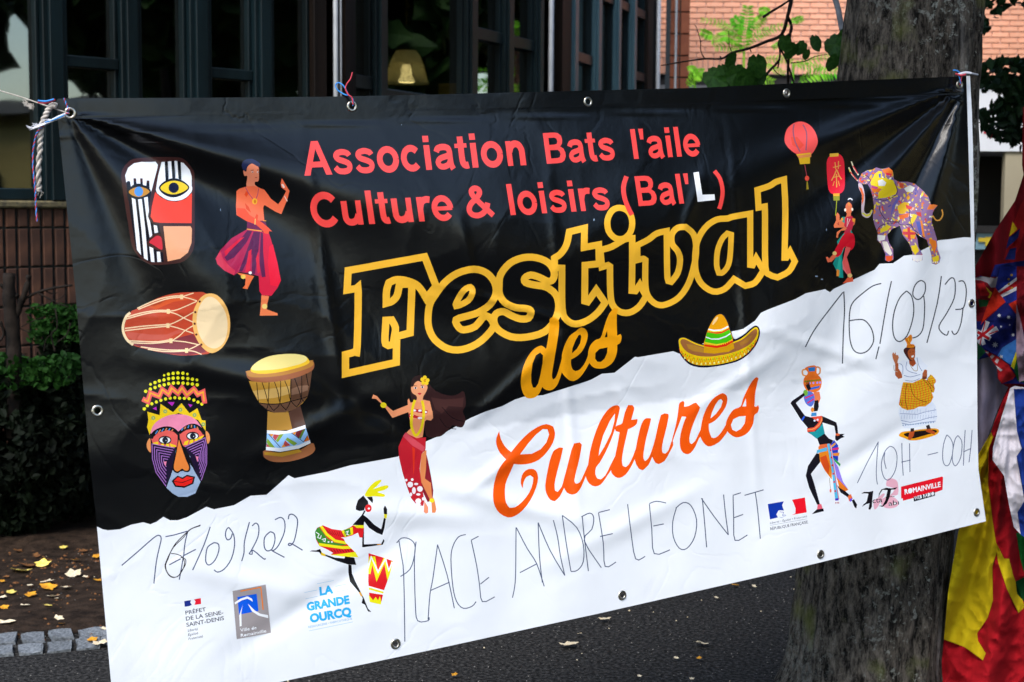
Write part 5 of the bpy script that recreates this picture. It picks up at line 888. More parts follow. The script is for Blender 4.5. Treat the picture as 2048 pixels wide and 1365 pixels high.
tx = trunk_xy(5)
for q in (((tx, YT, 4.9), (tx - .5, YT - .3, 6), (tx - 1.8, YT - 1, 7.2)), ((tx, YT, 4.9), (tx + .6, YT + .2, 6), (tx + 1.9, YT + .9, 7)), ((tx, YT, 4.9), (tx + .1, YT + .9, 6.2), (tx - .5, YT + 2.4, 7.3)), ((tx, YT, 4.9), (tx + .3, YT - .8, 6.1), (tx + .9, YT - 2.2, 7.1))):
    MB().tube(q, [.17, .11, .04], 10, False).build('limb', M['bark'], tree, smooth=True)
def leafcloud(nleaf, fn, size, seed=1, droop=.0, fold=True):
    r = np.random.RandomState(seed); P_ = np.array([fn(r) for _ in range(nleaf)]); v = []; f = []
    A = r.normal(size=(nleaf, 3)); A /= np.linalg.norm(A, axis=1)[:, None]; B = np.cross(A, r.normal(size=(nleaf, 3))); B /= np.linalg.norm(B, axis=1)[:, None]; A[:, 2] -= droop
    s = size * r.uniform(.6, 1.3, nleaf)[:, None]; C = np.cross(A, B)
    V = np.empty((nleaf, 6, 3)); V[:, 0] = P_ - A * s; V[:, 1] = P_ - A * s * .25 + B * s * .62 + C * s * .2; V[:, 2] = P_ + A * s * .45 + B * s * .45 + C * s * .12; V[:, 3] = P_ + A * s; V[:, 4] = P_ + A * s * .45 - B * s * .45 + C * s * .12; V[:, 5] = P_ - A * s * .25 - B * s * .62 + C * s * .2
    V = V.reshape(-1, 3); F = [(6 * i, 6 * i + 1, 6 * i + 2, 6 * i + 3) for i in range(nleaf)] + [(6 * i, 6 * i + 3, 6 * i + 4, 6 * i + 5) for i in range(nleaf)]
    return V.tolist(), F
def blob_fn(cx, cy, cz, rx, ry, rz, zmin=0):
    def fn(r):
        while True:
            q = r.uniform(-1, 1, 3); l = np.linalg.norm(q)
            if .25 < l < 1 and noise.noise(Vector((q[0] * 2.3 + cx, q[1] * 2.3 + cy, q[2] * 2.3))) > -.16 and cz + q[2] * rz > zmin: return (cx + q[0] * rx, cy + q[1] * ry, cz + q[2] * rz)
    return fn
tag(link('crown', mesh('crown', *leafcloud(7000, blob_fn(tx, YT, 6.4, 4.2, 4.0, 2.2, 4.3), .13, 3), M['crown']), tree), kind='stuff')
# ================================================================ unseen trees and low house for reflections; most trees added to darken them
for i, (x, y, h, lab) in enumerate(((9.5, 2.3, 5.0, 'dark tree mirrored in the left window pane, standing right of the viewpoint'), (10.5, 7.7, 6, 'tree beyond the right edge of the picture, mirrored in the middle panes'), (11.5, -1, 3.6, 'tree right of the viewpoint in front of the ochre house, mirrored in the panes'), (9.5, 17.5, 5.5, 'tree beyond the right edge near the brick wall, mirrored beside the lamp'), (9.3, 13, 6, 'tree beyond the right edge between kiosk and wall, mirrored in the narrow panes'), (13, -4, 3.0, 'low tree behind the viewpoint, mirrored dimly in the glossy banner'), (-5, -11, 6.5, 'tree far behind the viewpoint on the left, outside the picture'), (4.5, -12, 7, 'tree far behind the viewpoint in the middle, outside the picture'))):
    t = empty('street_tree', (x, y, 0), lab, 'tree'); MB().tube([(x, y, -.05), (x + .1, y, h * .5), (x, y, h)], [.22, .17, .08], 10).build('trunk', M['bark'], t, smooth=True)
    tag(link('crown', mesh('crown', *leafcloud(1500 if i == 0 else 6500, blob_fn(x, y, h, 2.8 if x > 0 else 4.2, 2.8 if x > 0 else 4.0, h * .5 if x > 0 else 2.2, min(1.6, h * .4) if x > 0 else 4.4), .33, 20 + i), M['crown']), t), kind='stuff')
oh = empty('building', (19, 4, 0), 'low ochre house mirrored in the far left window pane', 'building')
MB().abox(17, 21, -6, 14, 0, 3.6).build('wall', M['ochre'], oh); MB().abox(16.7, 21.3, -6.3, 14.3, 3.602, 3.8).build('roof', M['grey'], oh)
for k in range(6): MB().abox(16.96, 17.05, -4.5 + 3 * k, -3.3 + 3 * k, 1.1, 2.4).build('window', M['black'], oh)
# ================================================================ banner
TLc, D1c, D2c = (-1.0903267, -.5780405, 3.5866011), (.8718581, -.1033841, .4787225), (.0691788, .9935569, .0897721)
cw_ = lambda t: MR @ Vector((t[0], -t[1], -t[2]))
TL = EYE + cw_(TLc); D1 = cw_(D1c).normalized(); D2 = cw_(D2c).normalized(); NB = D1.cross(D2).normalized(); NB = -NB if NB.dot(EYE - TL) < 0 else NB
def g_(x, c, s): return math.exp(-((x - c) / s) ** 2)
def relief(u, v):
    w = 0
    r = math.hypot(u - .02, v - .03); th = math.atan2(v - .03, u - .02); gr = (r / .45) * math.exp(1 - r / .45)
    w += gr * (.017 * g_(th, .30, .10) - .016 * g_(th, .56, .14) + .012 * g_(th, .95, .16) - .007 * g_(th, 1.25, .12))
    r = math.hypot(2.98 - u, v - .03); th = math.atan2(v - .03, 2.98 - u); gr = (r / .4) * math.exp(1 - r / .4)
    w += gr * (.013 * g_(th, .26, .07) - .012 * g_(th, .47, .08) + .013 * g_(th, .68, .09) - .013 * g_(th, .92, .09) + .010 * g_(th, 1.18, .1))
    w += .040 * math.sin(min(max((v - .08) / .86, 0), 1) * math.pi) * (.22 + .78 * math.sin(math.pi * min(max(u / 3, 0), 1)))
    w += -.012 * g_(v, .62, .12) * g_(u, 1.5, 1.0) + .008 * g_(v, .9, .14) * g_(u, .6, .7)
    w += .006 * noise.noise(Vector((u * 1.7, v * 1.9, .3))) + .0045 * noise.noise(Vector((u * 4.1, v * 4.6, 1.3)))
    a = noise.noise(Vector((u * 3.1 + 5, v * 3.4 + 1, 7))); w += .0016 * max(0, 1 - abs(a) * 3.2) ** 2 * (.3 + .7 * g_(v, .6, .35))
    a = noise.noise(Vector((u * 2.2 + v * 1.6, v * 5.5 - u * 1.2, 2.2))); w += .0017 * max(0, 1 - abs(a) * 3) ** 2 * (.25 + .75 * g_(v, .75, .3))
    # long diagonal creases
    for (au, av, bu, bv, h, s) in ((.1, .62, .72, .82, .008, .035), (.35, .95, .8, .8, .007, .03), (.9, .5, 1.6, .75, .004, .012), (.55, .72, .95, .98, -.007, .03), (1.0, .95, 1.35, .72, .005, .02), (.62, 1.1, 1.1, 1.2, .005, .03), (1.9, .25, 1.75, .55, .004, .02), (.85, 1.05, 1.5, 1.3, .006, .028), (1.0, 1.12, 1.25, 1.0, .005, .02), (.15, 1.15, .6, 1.35, .004, .03), (.25, 1.45, .9, 1.18, -.005, .03), (1.2, 1.38, 1.9, 1.2, .004, .03), (1.5, .85, 1.75, 1.15, .004, .02), (1.7, 1.02, 2.2, .82, .005, .025), (2.2, 1.3, 2.75, 1.1, -.004, .03), (2.05, .75, 2.6, .95, .004, .02), (.45, .98, .62, 1.25, .004, .018), (1.05, .3, 1.12, .75, .004, .017), (.62, .1, .68, .9, .004, .017), (2.0, .1, 2.03, 1.4, .003, .016), (1.35, .15, 1.38, 1.4, .003, .016)):
        dx, dy = bu - au, bv - av; t = max(0, min(1, ((u - au) * dx + (v - av) * dy) / (dx * dx + dy * dy))); dd = math.hypot(u - au - dx * t, v - av - dy * t); w += h * math.exp(-(dd / s) ** 2) * math.sin(math.pi * min(max(t, .04), .96))
    return w * 1.25 + .0015 * g_(v, .085, .006)
cache_ = {}
def banner3d(px, py):
    r = ray(px, py); dn = r.dot(NB); k = (TL - EYE).dot(NB); p = EYE + r * (k / dn); q = p - TL; w = relief(q.dot(D1), q.dot(D2)); return EYE + r * ((k + w) / dn)
bn = empty('banner', tuple(banner3d(1100, 700)), 'large black and white festival banner printed with dancers, drums and masks', 'banner')
art = Art(); art_banner(art)
GR = [(140, 227), (704, 213), (1176, 204), (1573, 187), (1919, 170), (195, 822), (1943, 607), (1953, 1025), (1641, 1109), (1244, 1191), (791, 1288)]
art.ctx(0, 0, 1)
for gx, gy in GR:
    dep = 1 / (banner3d(gx, gy) - EYE).length; art.E('cut', gx, gy, .0078 * FPX * dep * .92, .0078 * FPX * dep)
art.stroke('14161c', 1.2, [(118, 236), (700, 224), (1300, 211), (1925, 188)])
outline = [(112, 203), (116, 198), (150, 197), (400, 196), (648, 194), (850, 190), (1080, 184), (1400, 176), (1690, 162), (1930, 153), (1940, 152), (1944, 230), (1946, 300), (1950, 554), (1954, 700), (1955, 860), (1957, 940), (1972, 1043), (1916, 1057), (1858, 1072), (1560, 1145), (1200, 1227), (864, 1300), (600, 1356), (235, 1432), (222, 1365), (194, 1054), (177, 900), (151, 586), (130, 380)]
M['sheet'] = attr_mat('banner_pvc', .27, .0009, 20, k=.88, spec=.42, crease=.009)
parts = painted_sheet('sheet', art, outline, 9.0, banner3d, M['sheet'], '060709', bn)
# metal eyelets
prof = []
for i in range(10):
    a = 2 * math.pi * i / 10; prof.append((.0112 + .0036 * math.cos(a), .0022 * math.sin(a)))
prof.append(prof[0]); gmesh = mesh('grommet', *lathe(prof, 24), M['steel'], True)
for gx, gy in GR:
    p = banner3d(gx, gy); n_ = (banner3d(gx + 4, gy) - banner3d(gx - 4, gy)).cross(banner3d(gx, gy + 4) - banner3d(gx, gy - 4)).normalized(); n_ = n_ if n_.dot(EYE - p) > 0 else -n_
    o = link('grommet', gmesh, bn); o.location = p + n_ * .001; o.rotation_euler = n_.to_track_quat('Z', 'Y').to_euler()
# ---------------------------------------------------------------- rope and twine
def pxline(pts, Y): return [at(x, y, Y + (q[0] if q else 0)) for x, y, *q in pts]
def resample(P_, n):
    P_ = [Vector(p) for p in P_]; N_ = len(P_); out = []
    for i in range(N_ - 1):
        p0, p1, p2, p3 = P_[max(i - 1, 0)], P_[i], P_[i + 1], P_[min(i + 2, N_ - 1)]
        for k in range(n): t = k / n; out.append(.5 * ((2 * p1) + (p2 - p0) * t + (2 * p0 - 5 * p1 + 4 * p2 - p3) * t * t + (3 * p1 - p0 - 3 * p2 + p3) * t ** 3))
    return out + [P_[-1]]
def twist(mb, P_, rad_, rr, turns, ph=0, n=6):
    Q = []
    for i, p in enumerate(P_):
        t = (P_[min(i + 1, len(P_) - 1)] - P_[max(0, i - 1)]).normalized(); u = t.cross(Vector((.2, 1, .1))).normalized(); w = t.cross(u); a = turns * 2 * math.pi * i / len(P_) + ph; Q.append(p + u * math.cos(a) * rad_ + w * math.sin(a) * rad_)
    return mb.tube(Q, rr, n)
YR = TL.y - .02
rope = empty('rope', tuple(at(75, 207, YR)), 'grey hemp rope at the top left eyelet with a frayed end hanging down', 'rope')
P_ = resample(pxline([(-700, -20), (-300, 92), (0, 182), (40, 194), (75, 206), (110, 218), (139, 228)], YR), 24); mb = MB()
for k in range(3): twist(mb, P_, .0010, .0011, 60, k * 2.09, 5)
mb.build('line', M['rope'], rope, smooth=True)
P_ = resample(pxline([(111, 212), (106, 211), (99, 216), (92, 230), (84, 250), (81, 275), (80, 300), (77, 340), (78, 375), (77, 382)], YR - .01), 14)
for k in range(2): twist(MB(), P_, .0034, .0042, 9, k * 3.14, 8).build('strand', M['rope'], rope, smooth=True)
mb = MB()
for i in range(26):
    x, y = rnd.choice([(48, 200), (60, 208), (78, 382), (52, 205)]); mb.tube(pxline([(x, y), (x + rnd.uniform(-8, 10), y + rnd.uniform(-2, 7)), (x + rnd.uniform(-10, 14), y + rnd.uniform(4, 15))], YR - .01), .0006, 4)
mb.build('frayed_fibres', M['rope'], rope)
def twine(name, loc, label, paths, group=None):
    t = empty(name, tuple(loc), label, 'string', group)
    for (pts, Y, col, r_) in paths:
        P_ = resample(pxline(pts, Y), 10)
        if col == 'both':
            for m_, ph in (('string_red', 0), ('string_blue', 3.14)): twist(MB(), P_, r_ * .7, r_ * .75, max(2, len(P_) / 7), ph, 5).build('strand', M[m_], t, smooth=True)
        else: MB().tube(P_, r_, 6).build('strand', M[col], t, smooth=True)
    return t
tw = twine('twine', at(70, 300, YR), 'red and blue twisted twine knotted at the top left eyelet, long end dangling', [
    ([(138, 222), (133, 210), (128, 197)], YR - .01, 'both', .0017), ([(137, 226), (115, 236), (96, 246), (84, 254), (74, 266), (69, 285), (66, 305), (66, 335), (69, 365), (71, 390), (72, 415), (74, 444)], YR - .02, 'both', .0017), ([(76, 205), (92, 206), (110, 200)], YR - .02, 'string_red', .0022), ([(76, 202), (92, 203), (108, 199)], YR - .022, 'string_blue', .0022),
    ([(132, 230), (118, 236), (100, 242), (84, 250), (66, 258)], YR - .024, 'rope_white', .0022), ([(131, 228), (118, 233), (104, 240)], YR - .03, 'rope_white', .002), ([(130, 233), (112, 240), (92, 248), (72, 256)], YR - .028, 'rope_white', .0016), ([(128, 231), (108, 240), (90, 245)], YR - .033, 'string_blue', .0016)])
mb = MB()
for i in range(34): x, y = rnd.choice([(80, 252), (74, 254), (105, 242), (86, 250)]); mb.tube(pxline([(x, y), (x - rnd.uniform(3, 10), y + rnd.uniform(-4, 6)), (x - rnd.uniform(8, 22), y + rnd.uniform(-4, 8))], YR - .02), .0006, 4)
mb.build('frayed_fibres', M['rope_white'], tw)
Y2 = banner3d(702, 205).y - .012
twine('twine', at(690, 180, Y2), 'small loop of blue and red twine tied to the second eyelet from the left', [([(706, 212), (706, 200), (699, 192), (694, 191), (686, 188), (675, 180), (671, 171), (677, 166), (686, 171), (692, 180), (696, 190)], Y2, 'string_blue', .0019), ([(706, 210), (704, 196), (697, 190), (691, 178), (694, 168), (701, 158), (705, 145)], Y2 - .006, 'string_red', .0017)])
Y3 = banner3d(1919, 160).y - .02
twine('twine', at(1925, 150, Y3), 'short red, blue and white twine tying the top right eyelet to the trunk', [([(1920, 170), (1922, 160), (1924, 152)], Y3, 'string_red', .0022), ([(1906, 141), (1914, 142), (1922, 148)], Y3, 'string_blue', .0024), ([(1921, 168), (1919, 155), (1914, 149)], Y3 - .004, 'string_blue', .0016), ([(1916, 150), (1930, 146), (1942, 147)], Y3 - .003, 'rope_white', .0045), ([(1911, 148), (1922, 151), (1932, 149)], Y3 - .008, 'string_red', .003), ([(1942, 147), (1950, 149, .1), (1958, 150, .45)], Y3, 'rope_white', .0035)])
# ================================================================ flags hanging at the right edge
M['flag'] = attr_mat('flag_cloth', .9, .006, 22, k=.50, spec=.1); M['flag_red'] = attr_mat('flag_cloth_dark', .9, .005, 24, k=.32, spec=.1)
def cloth(name, label, cat, outl, shapes, Y, fold, base, mt='flag', step=7):
    A = Art(); shapes(A); t = empty(name, tuple(at(outl[0][0], outl[0][1], Y)), label, cat); painted_sheet('cloth', A, outl, step, lambda x, y: at(x, y, Y + fold(x, y)), M[mt], base, t); return t
TX, TY = 2020, 775
def radial(amp, n, sx=1.0):
    def f(x, y):
        a = math.atan2(x - TX, max(8, y - TY)); r = math.hypot(x - TX, y - TY); return amp * (math.sin(a * n + .8 * math.sin(r / 90)) + .45 * math.sin(a * n * 2.3 + r / 70)) * min(1, r / 150) ** 2 + .028 * noise.noise(Vector((x / 42, y / 60, 1))) + .026 * abs(noise.noise(Vector((x / 26, y / 30, 5))))
    return f
def vert(amp, per): return lambda x, y: amp * math.sin(x / per + .5 * math.sin(y / 130)) + .02 * noise.noise(Vector((x / 30, y / 50, 2)))
def sh_red(A):
    A.ctx(1930, 0, 2.627); A.P('b81c24', "310,1050 290,1080 265,1150 240,1240 200,1365 250,1365 290,1300 310,1220"); A.P('e8c81c', "250,1165 275,1205 232,1245"); A.P('1c2a78', "230,1250 290,1200 280,1250 215,1310"); A.P('1c2a78', "210,1365 235,1310 270,1300 262,1365")
cloth('hanging_cloth', 'big dark red cloth draped behind the banner at the right edge', 'cloth', [(2080, 195), (2046, 215), (2044, 330), (2047, 350), (2030, 402), (1990, 462), (1958, 520), (1935, 560), (1935, 720), (2000, 830), (2080, 1400), (2150, 1400), (2150, 195)], sh_red, 5.50, vert(.035, 11), '8c0c1c', 'flag_red')
def sh_bunt(A):
    A.ctx(1900, 540, 4.264)
    A.P('8c1220', "200,60 400,60 400,440 200,440"); A.P('1a5a2a', "240,250 330,260 320,310 250,320"); A.L('e8c81c', 16, "290,140 350,200 330,240"); A.P('c81c20', "225,120 290,110 340,220 260,220")
    A.P('b0a8ac', "200,70 310,52 385,75 410,58 405,110 390,150 350,152 320,112 270,92 200,85"); A.P('2236a0', "430,-30 600,-30 600,260 480,285 430,230 388,150"); A.P('f0eef4', "405,185 600,40 600,160 440,238"); A.P('d8202c', "418,198 600,70 600,125 428,215")
    for x, y in ((500, 80), (525, 45), (502, 122), (528, 156)): A.E('c8a030', x, y, 11, 10)
    A.P('e8341c', "385,150 475,275 400,340 310,412 262,470 300,350 350,230"); A.P('e8341c', "498,292 600,240 600,390 560,375"); A.P('141e6c', "480,285 520,320 560,380 600,400 600,590 560,600 445,665 405,735 290,672 228,605 228,560 320,415 400,345")
    A.L('f0eef4', 40, "320,440 240,640"); A.L('f0eef4', 40, "215,520 345,590"); A.L('f0eef4', 44, "225,600 405,500"); A.L('f0eef4', 34, "240,520 290,640"); A.L('d8202c', 24, "232,592 372,480"); A.L('d8202c', 24, "235,530 335,590"); A.L('d8202c', 10, "300,440 255,640"); A.L('d8202c', 9, "330,550 408,520")
    def star(x, y, r, n=7):
        A.add('f4f4fa', [(A.ox + (x + (r if i % 2 else r * .45) * math.cos(math.pi * i / n)) / A.k, A.oy + (y + (r if i % 2 else r * .45) * math.sin(math.pi * i / n)) / A.k) for i in range(2 * n)])
    for x, y, r in ((420, 390, 19), (500, 405, 18), (435, 485, 12), (510, 470, 9), (537, 555, 17), (383, 640, 28)): star(x, y, r)
    A.P('3a7ac8', "445,665 600,570 600,700 565,705 525,812 500,802 405,732"); star(436, 742, 20, 5); A.P('e8d81c', "518,822 562,700 580,720 545,850"); A.P('1c6a34', "545,850 580,720 640,700 640,960 580,950")
    A.P('c41c24', "285,680 405,738 500,810 560,905 535,935 440,972 402,925 400,830 340,750"); A.P('e8dce0', "340,742 362,722 380,737 355,762"); A.P('e8dce0', "380,782 400,757 420,768 402,802"); A.P('e8dce0', "388,812 448,855 432,868 395,835"); A.P('e8dce0', "300,700 330,700 325,720"); A.P('1c6a40', "215,600 290,680 305,700 228,780")
    A.P('c4a4b8', "565,295 580,300 640,620 640,940 590,960 565,700"); A.P('8c0c1c', "568,-30 660,-30 660,640 600,420 568,300")
cloth('flag_string', 'knotted cluster of small national flags, navy one with white stars in front', 'flags', [(1990, 530), (2060, 520), (2060, 770), (2040, 768), (2026, 768), (2003, 768), (1996, 757), (1994, 735), (1978, 714), (1950, 722), (1935, 700), (1935, 560), (1960, 552), (1980, 556)], sh_bunt, 5.27, lambda x, y: .03 * math.sin((x + y) / 17) + .03 * noise.noise(Vector((x / 20, y / 20, 4))), '141e6c', 'flag_red')
cloth('hanging_cloth', 'pale greyish cloth hanging below the small flags, beside the right edge of the banner', 'cloth', [(1930, 735), (1955, 722), (1972, 704), (1994, 732), (1995, 757), (2004, 768), (2016, 775), (1992, 828), (1976, 872), (1960, 960), (1930, 960)], lambda A: None, 5.36, vert(.03, 9), '9a90a4', 'flag')
def sh_sp(A):
    A.ctx(1860, 840, 2.6); A.P('dcc014', "315,60 328,90 305,150 302,330 325,520 350,680 325,760 327,940 300,1030 245,1110 250,1150 290,1215 275,1252 180,1182 60,1138 0,1130 -20,500 -20,200"); A.P('dcc014', "335,620 385,722 412,722 430,800 489,960 489,978 460,1005 400,880 355,745")
    A.P('1c7a34', "448,590 560,560 560,750 489,792 468,720"); A.P('0c4a24', "445,842 560,780 560,980 489,945 452,905"); A.L('a00c14', 5, "300,30 335,-40")
cloth('flag', 'large yellow and red flag hanging in deep folds beside the trunk foot', 'flag', [(2020, 775), (2006, 800), (1991, 838), (1981, 867), (1950, 920), (1940, 1000), (1922, 1050), (1917, 1062), (1906, 1125), (1896, 1186), (1888, 1278), (1879, 1365), (1876, 1432), (2120, 1432), (2120, 1080), (2060, 1080), (2040, 1060), (2030, 1000), (2020, 900), (2028, 778)], sh_sp, 5.29, radial(.045, 22), 'b41420', 'flag', 5)
def sh_wb(A):
    A.ctx(1860, 840, 2.6); A.P('1c3a90', "436,-160 700,-160 700,640 500,640 472,600 455,480 492,420 450,190 478,150 452,60")
cloth('flag', 'white and blue flag pinched at the knot and hanging over the red folds', 'flag', [(2020, 777), (2014, 800), (2003, 835), (1993, 870), (1986, 896), (1985, 920), (2008, 952), (2018, 1010), (2028, 1055), (2044, 1072), (2060, 1080), (2120, 1080), (2120, 790), (2030, 772)], sh_wb, 5.07, radial(.012, 26), 'ece4ec', 'flag', 5)
# ================================================================ plants between banner and back wall
def fk(x, y): return 1370 + x / 5.851, y / 5.851
sh = empty('sapling', tuple(at(*fk(1210, 980), 6.6)), 'bare dark branches with large heart-shaped green leaves above the banner, left of the trunk', 'shrub')
BR = [("1260,-60 1250,-20 1200,200 1130,410 950,490 750,570 550,620 430,690 230,692 0,722 -280,770", 26, 7), ("1200,200 1245,300 1225,400 1100,485 1112,600 1105,700 1085,800", 20, 9), ("1245,300 1222,480 1215,650 1205,840 1210,1100", 17, 15), ("1110,560 1200,740 1280,1000", 12, 11), ("1100,710 1050,770 960,865 890,1000", 15, 17), ("920,200 1010,140 1110,80 1225,5", 17, 12), ("230,690 185,600 180,480 140,340 112,290", 7, 3), ("185,490 220,470", 5, 2), ("550,610 520,540 512,365", 5, 3), ("430,690 410,660 420,715", 6, 4), ("760,570 775,615", 8, 6), ("1240,740 1400,720 1520,665 1660,640", 7, 4), ("1800,740 1806,860 1800,1000", 15, 15), ("1030,800 1080,860 1180,910", 6, 5), ("1600,560 1500,570", 5, 3)]
for q, r0, r1 in BR:
    P_ = [at(*fk(*map(float, t.split(','))), 6.6 + .04 * math.sin(i * 2.1)) for i, t in enumerate(q.split())]; k = 6.6 / FPX / 5.851; MB().tube(resample(P_, 3), [(r0 + (r1 - r0) * i / (3 * (len(P_) - 1))) * k for i in range(3 * (len(P_) - 1) + 1)], 7).build('branch', M['branch'], sh, smooth=True)
P_ = [at(*fk(x, y), 6.9) for x, y in ((1740, -60), (1790, 100), (1812, 220), (1842, 370))]; MB().tube(resample(P_, 3), [.013] * 10, 8).build('branch', M['branch_pale'], sh, smooth=True)
b0 = at(*fk(1210, 1100), 6.6); b1 = at(1735, 1200, 6.6); MB().tube(resample([b0, b0 - Z * .35, Vector(((b0.x + b1.x) / 2, 6.62, 1.1)), Vector((b1.x, 6.6, .7)), Vector((b1.x, 6.6, -.03))], 4), .016, 8).build('stem', M['branch'], sh, smooth=True)
def heart_leaf(seed):
    r = random.Random(seed); v = [(0, 0, 0)]; n_ = 26; f = []
    for i in range(n_):
        t = 2 * math.pi * i / n_ - math.pi / 2; rr = 1.0 - .18 * math.cos(t - math.pi / 2) + .25 * max(0, -math.sin(t)) ** 6 + .05 * math.sin(t * 9 + seed) + r.uniform(-.03, .03)
        if abs(i - n_ / 2) < .6: rr *= .72
        x, y = math.cos(t) * rr * .9, math.sin(t) * rr; v.append((x, y, -.28 * x * x + .12 * abs(x) + .06 * math.sin(y * 4 + seed)))
    for i in range(n_): f.append((0, 1 + i, 1 + (i + 1) % n_))
    return mesh('leaf', v, f, M['big_leaf'], False)
hl = [heart_leaf(s) for s in range(4)]
for i, (x, y, r_) in enumerate(((545, 690, 95), (330, 895, 150), (445, 810, 85), (840, 740, 125), (600, 860, 130), (720, 880, 115), (880, 860, 90), (1170, 480, 85), (1260, 570, 92), (1370, 545, 80), (1530, 480, 88), (1425, 620, 58), (1750, 520, 140), (1870, 420, 95), (1750, 710, 90), (1845, 640, 66), (480, 960, 120), (820, 950, 120))):
    o = link('leaf', hl[i % 4], sh); p = at(*fk(x, y), 6.5 + rnd.uniform(-.08, .08)); k = r_ * 6.5 / FPX / 5.851; o.matrix_parent_inverse = Matrix.Translation(-sh.location); o.location = p; o.scale = (k, k * 1.05, k); o.rotation_euler = (rad(90 + rnd.uniform(-35, 35)), rnd.uniform(-.7, .7), rnd.uniform(-.5, .5))
# bright compound-leaved shoots against the brick
al = empty('tree_of_heaven', tuple(at(*fk(690, 900), 15.5)), 'bright green young plant with long feathery leaves in front of the orange brick wall', 'plant')
def frond(pts, ll, both=True, Y=15.5, down=0, dens=1.0, m='bright_leaf'):
    P_ = resample([at(*fk(x, y), Y + rnd.uniform(-.05, .05)) for x, y in pts], 5); s = Y / FPX / 5.851; mb = MB(); mb.tube(P_, 4 * s, 4); tot = len(P_)
    for i in range(1, tot):
        t = (P_[min(i + 1, tot - 1)] - P_[i - 1]).normalized(); k = .55 + .45 * math.sin(math.pi * min(.95, i / tot + .08)); L_ = ll * s * k * 1.0
        for sd in ((-1, 1) if both else (1,)):
            nrm = Vector((-t.z, 0, t.x)) * sd; dr = (nrm * .95 + t * .55 - Z * (.25 + down) + Yv * rnd.uniform(-.5, .5)).normalized(); w = dr.cross(Yv).normalized() * L_ * .14; p = P_[i]
            b = len(mb.v); mb.v += [p, p + dr * L_ * .3 + w, p + dr * L_ * .3 - w, p + dr * L_ * .7 + w * .8 - Z * L_ * .05, p + dr * L_ * .7 - w * .8 - Z * L_ * .05, p + dr * L_ - Z * L_ * .16]; mb.f += [(b, b + 1, b + 3, b + 5), (b, b + 5, b + 4, b + 2)]
    mb.build('frond', M[m], al)
for a in (([(690, 600), (695, 420), (715, 260), (735, 85)], 125), ([(640, 430), (540, 345), (400, 270), (200, 232)], 70), ([(715, 520), (850, 410), (1000, 340), (1190, 285)], 75), ([(1230, 250), (1300, 230), (1375, 215)], 60), ([(640, 520), (560, 440), (450, 420), (320, 470)], 95), ([(700, 590), (560, 535), (365, 555)], 85), ([(1270, 730), (1420, 770), (1590, 775)], 70), ([(1290, 760), (1500, 700), (1690, 650)], 65),
          ([(1330, 960), (1500, 870), (1700, 842), (1880, 860)], 110), ([(730, 985), (860, 925), (1030, 950)], 85), ([(930, 690), (1100, 685), (1250, 715)], 65), ([(20, 790), (90, 800), (130, 850)], 60), ([(40, 880), (130, 850), (215, 835)], 70), ([(950, 740), (1040, 800), (1160, 850)], 60), ([(1200, 500), (1120, 510), (1035, 550)], 60), ([(850, 130), (920, 120), (985, 150)], 70), ([(760, 330), (860, 250), (920, 170)], 90), ([(680, 380), (620, 280), (570, 210)], 90), ([(330, 400), (270, 400), (195, 370)], 80), ([(20, 1010), (110, 900), (200, 880)], 80)):
    frond(*a)
for q in ([(690, 600), (688, 800), (680, 1100)], [(1270, 740), (1265, 900), (1260, 1100)], [(110, 860), (115, 1000), (118, 1100)]): MB().tube([at(*fk(*t), 15.52) for t in q], .012, 6).build('stem', M['bright_leaf'], al)
for q in ((680, 1100), (1260, 1100), (118, 1100)): p = at(*fk(*q), 15.52); MB().tube([p, (p.x, p.y, -.02)], [.013, .02], 6).build('stem', M['branch'], al)
# leafy tree reaching in from the right
lt = empty('small_tree', (3.9, 8.6, 0), 'dark leafy tree reaching in from the right edge in front of the white kiosk', 'tree')
MB().tube([(3.9, 8.6, -.03), (3.85, 8.55, 1.5), (3.75, 8.5, 3.2)], [.09, .08, .05], 10).build('trunk', M['branch'], lt, smooth=True)
for q in ([(2160, 90), (2048, 118), (1985, 135)], [(2200, 160), (2080, 210), (1975, 225)], [(2200, 230), (2060, 262), (1975, 262)], [(2170, -40), (2050, -30), (1975, 10), (1960, 40)]): MB().tube(resample(pxline(q, 8.2), 4), .008, 6).build('branch', M['branch'], lt)
reg = [([(1955, 132), (1972, 122), (2010, 120), (2070, 112), (2120, 100), (2120, 190), (2070, 205), (2020, 190), (1985, 178), (1960, 185), (1952, 160)], 420), ([(1958, 222), (1985, 205), (2010, 195), (2070, 190), (2120, 180), (2120, 300), (2060, 285), (2020, 288), (1995, 280), (1965, 262), (1955, 240)], 480), ([(1962, -10), (1972, 12), (1990, 40), (2002, 30), (2010, 15), (2060, 12), (2120, 30), (2120, -60), (1962, -60)], 200), ([(1960, 35), (1968, 30), (1978, 55), (1975, 70), (1964, 62)], 22), ([(1990, 150), (2060, 150), (2060, 240), (2000, 240)], 220), ([(2030, 270), (2090, 270), (2090, 310), (2040, 300)], 60), ([(2000, 122), (2080, 118), (2080, 290), (2025, 290), (1990, 268), (2010, 215), (1992, 180)], 190)]
allp = []
for pl, cnt_ in reg:
    xs = [p[0] for p in pl]; ys = [p[1] for p in pl]; c_ = 0
    while c_ < cnt_:
        x, y = rnd.uniform(min(xs), max(xs)), rnd.uniform(min(ys), max(ys))
        if inside(x, y, pl): allp.append(at(x, y, 8.2 + rnd.uniform(-.25, .25))); c_ += 1
it = iter(allp); tag(link('foliage', mesh('foliage', *leafcloud(len(allp), lambda r: tuple(next(it)), .029, 9, .3), M['dark_leaf']), lt), kind='stuff')
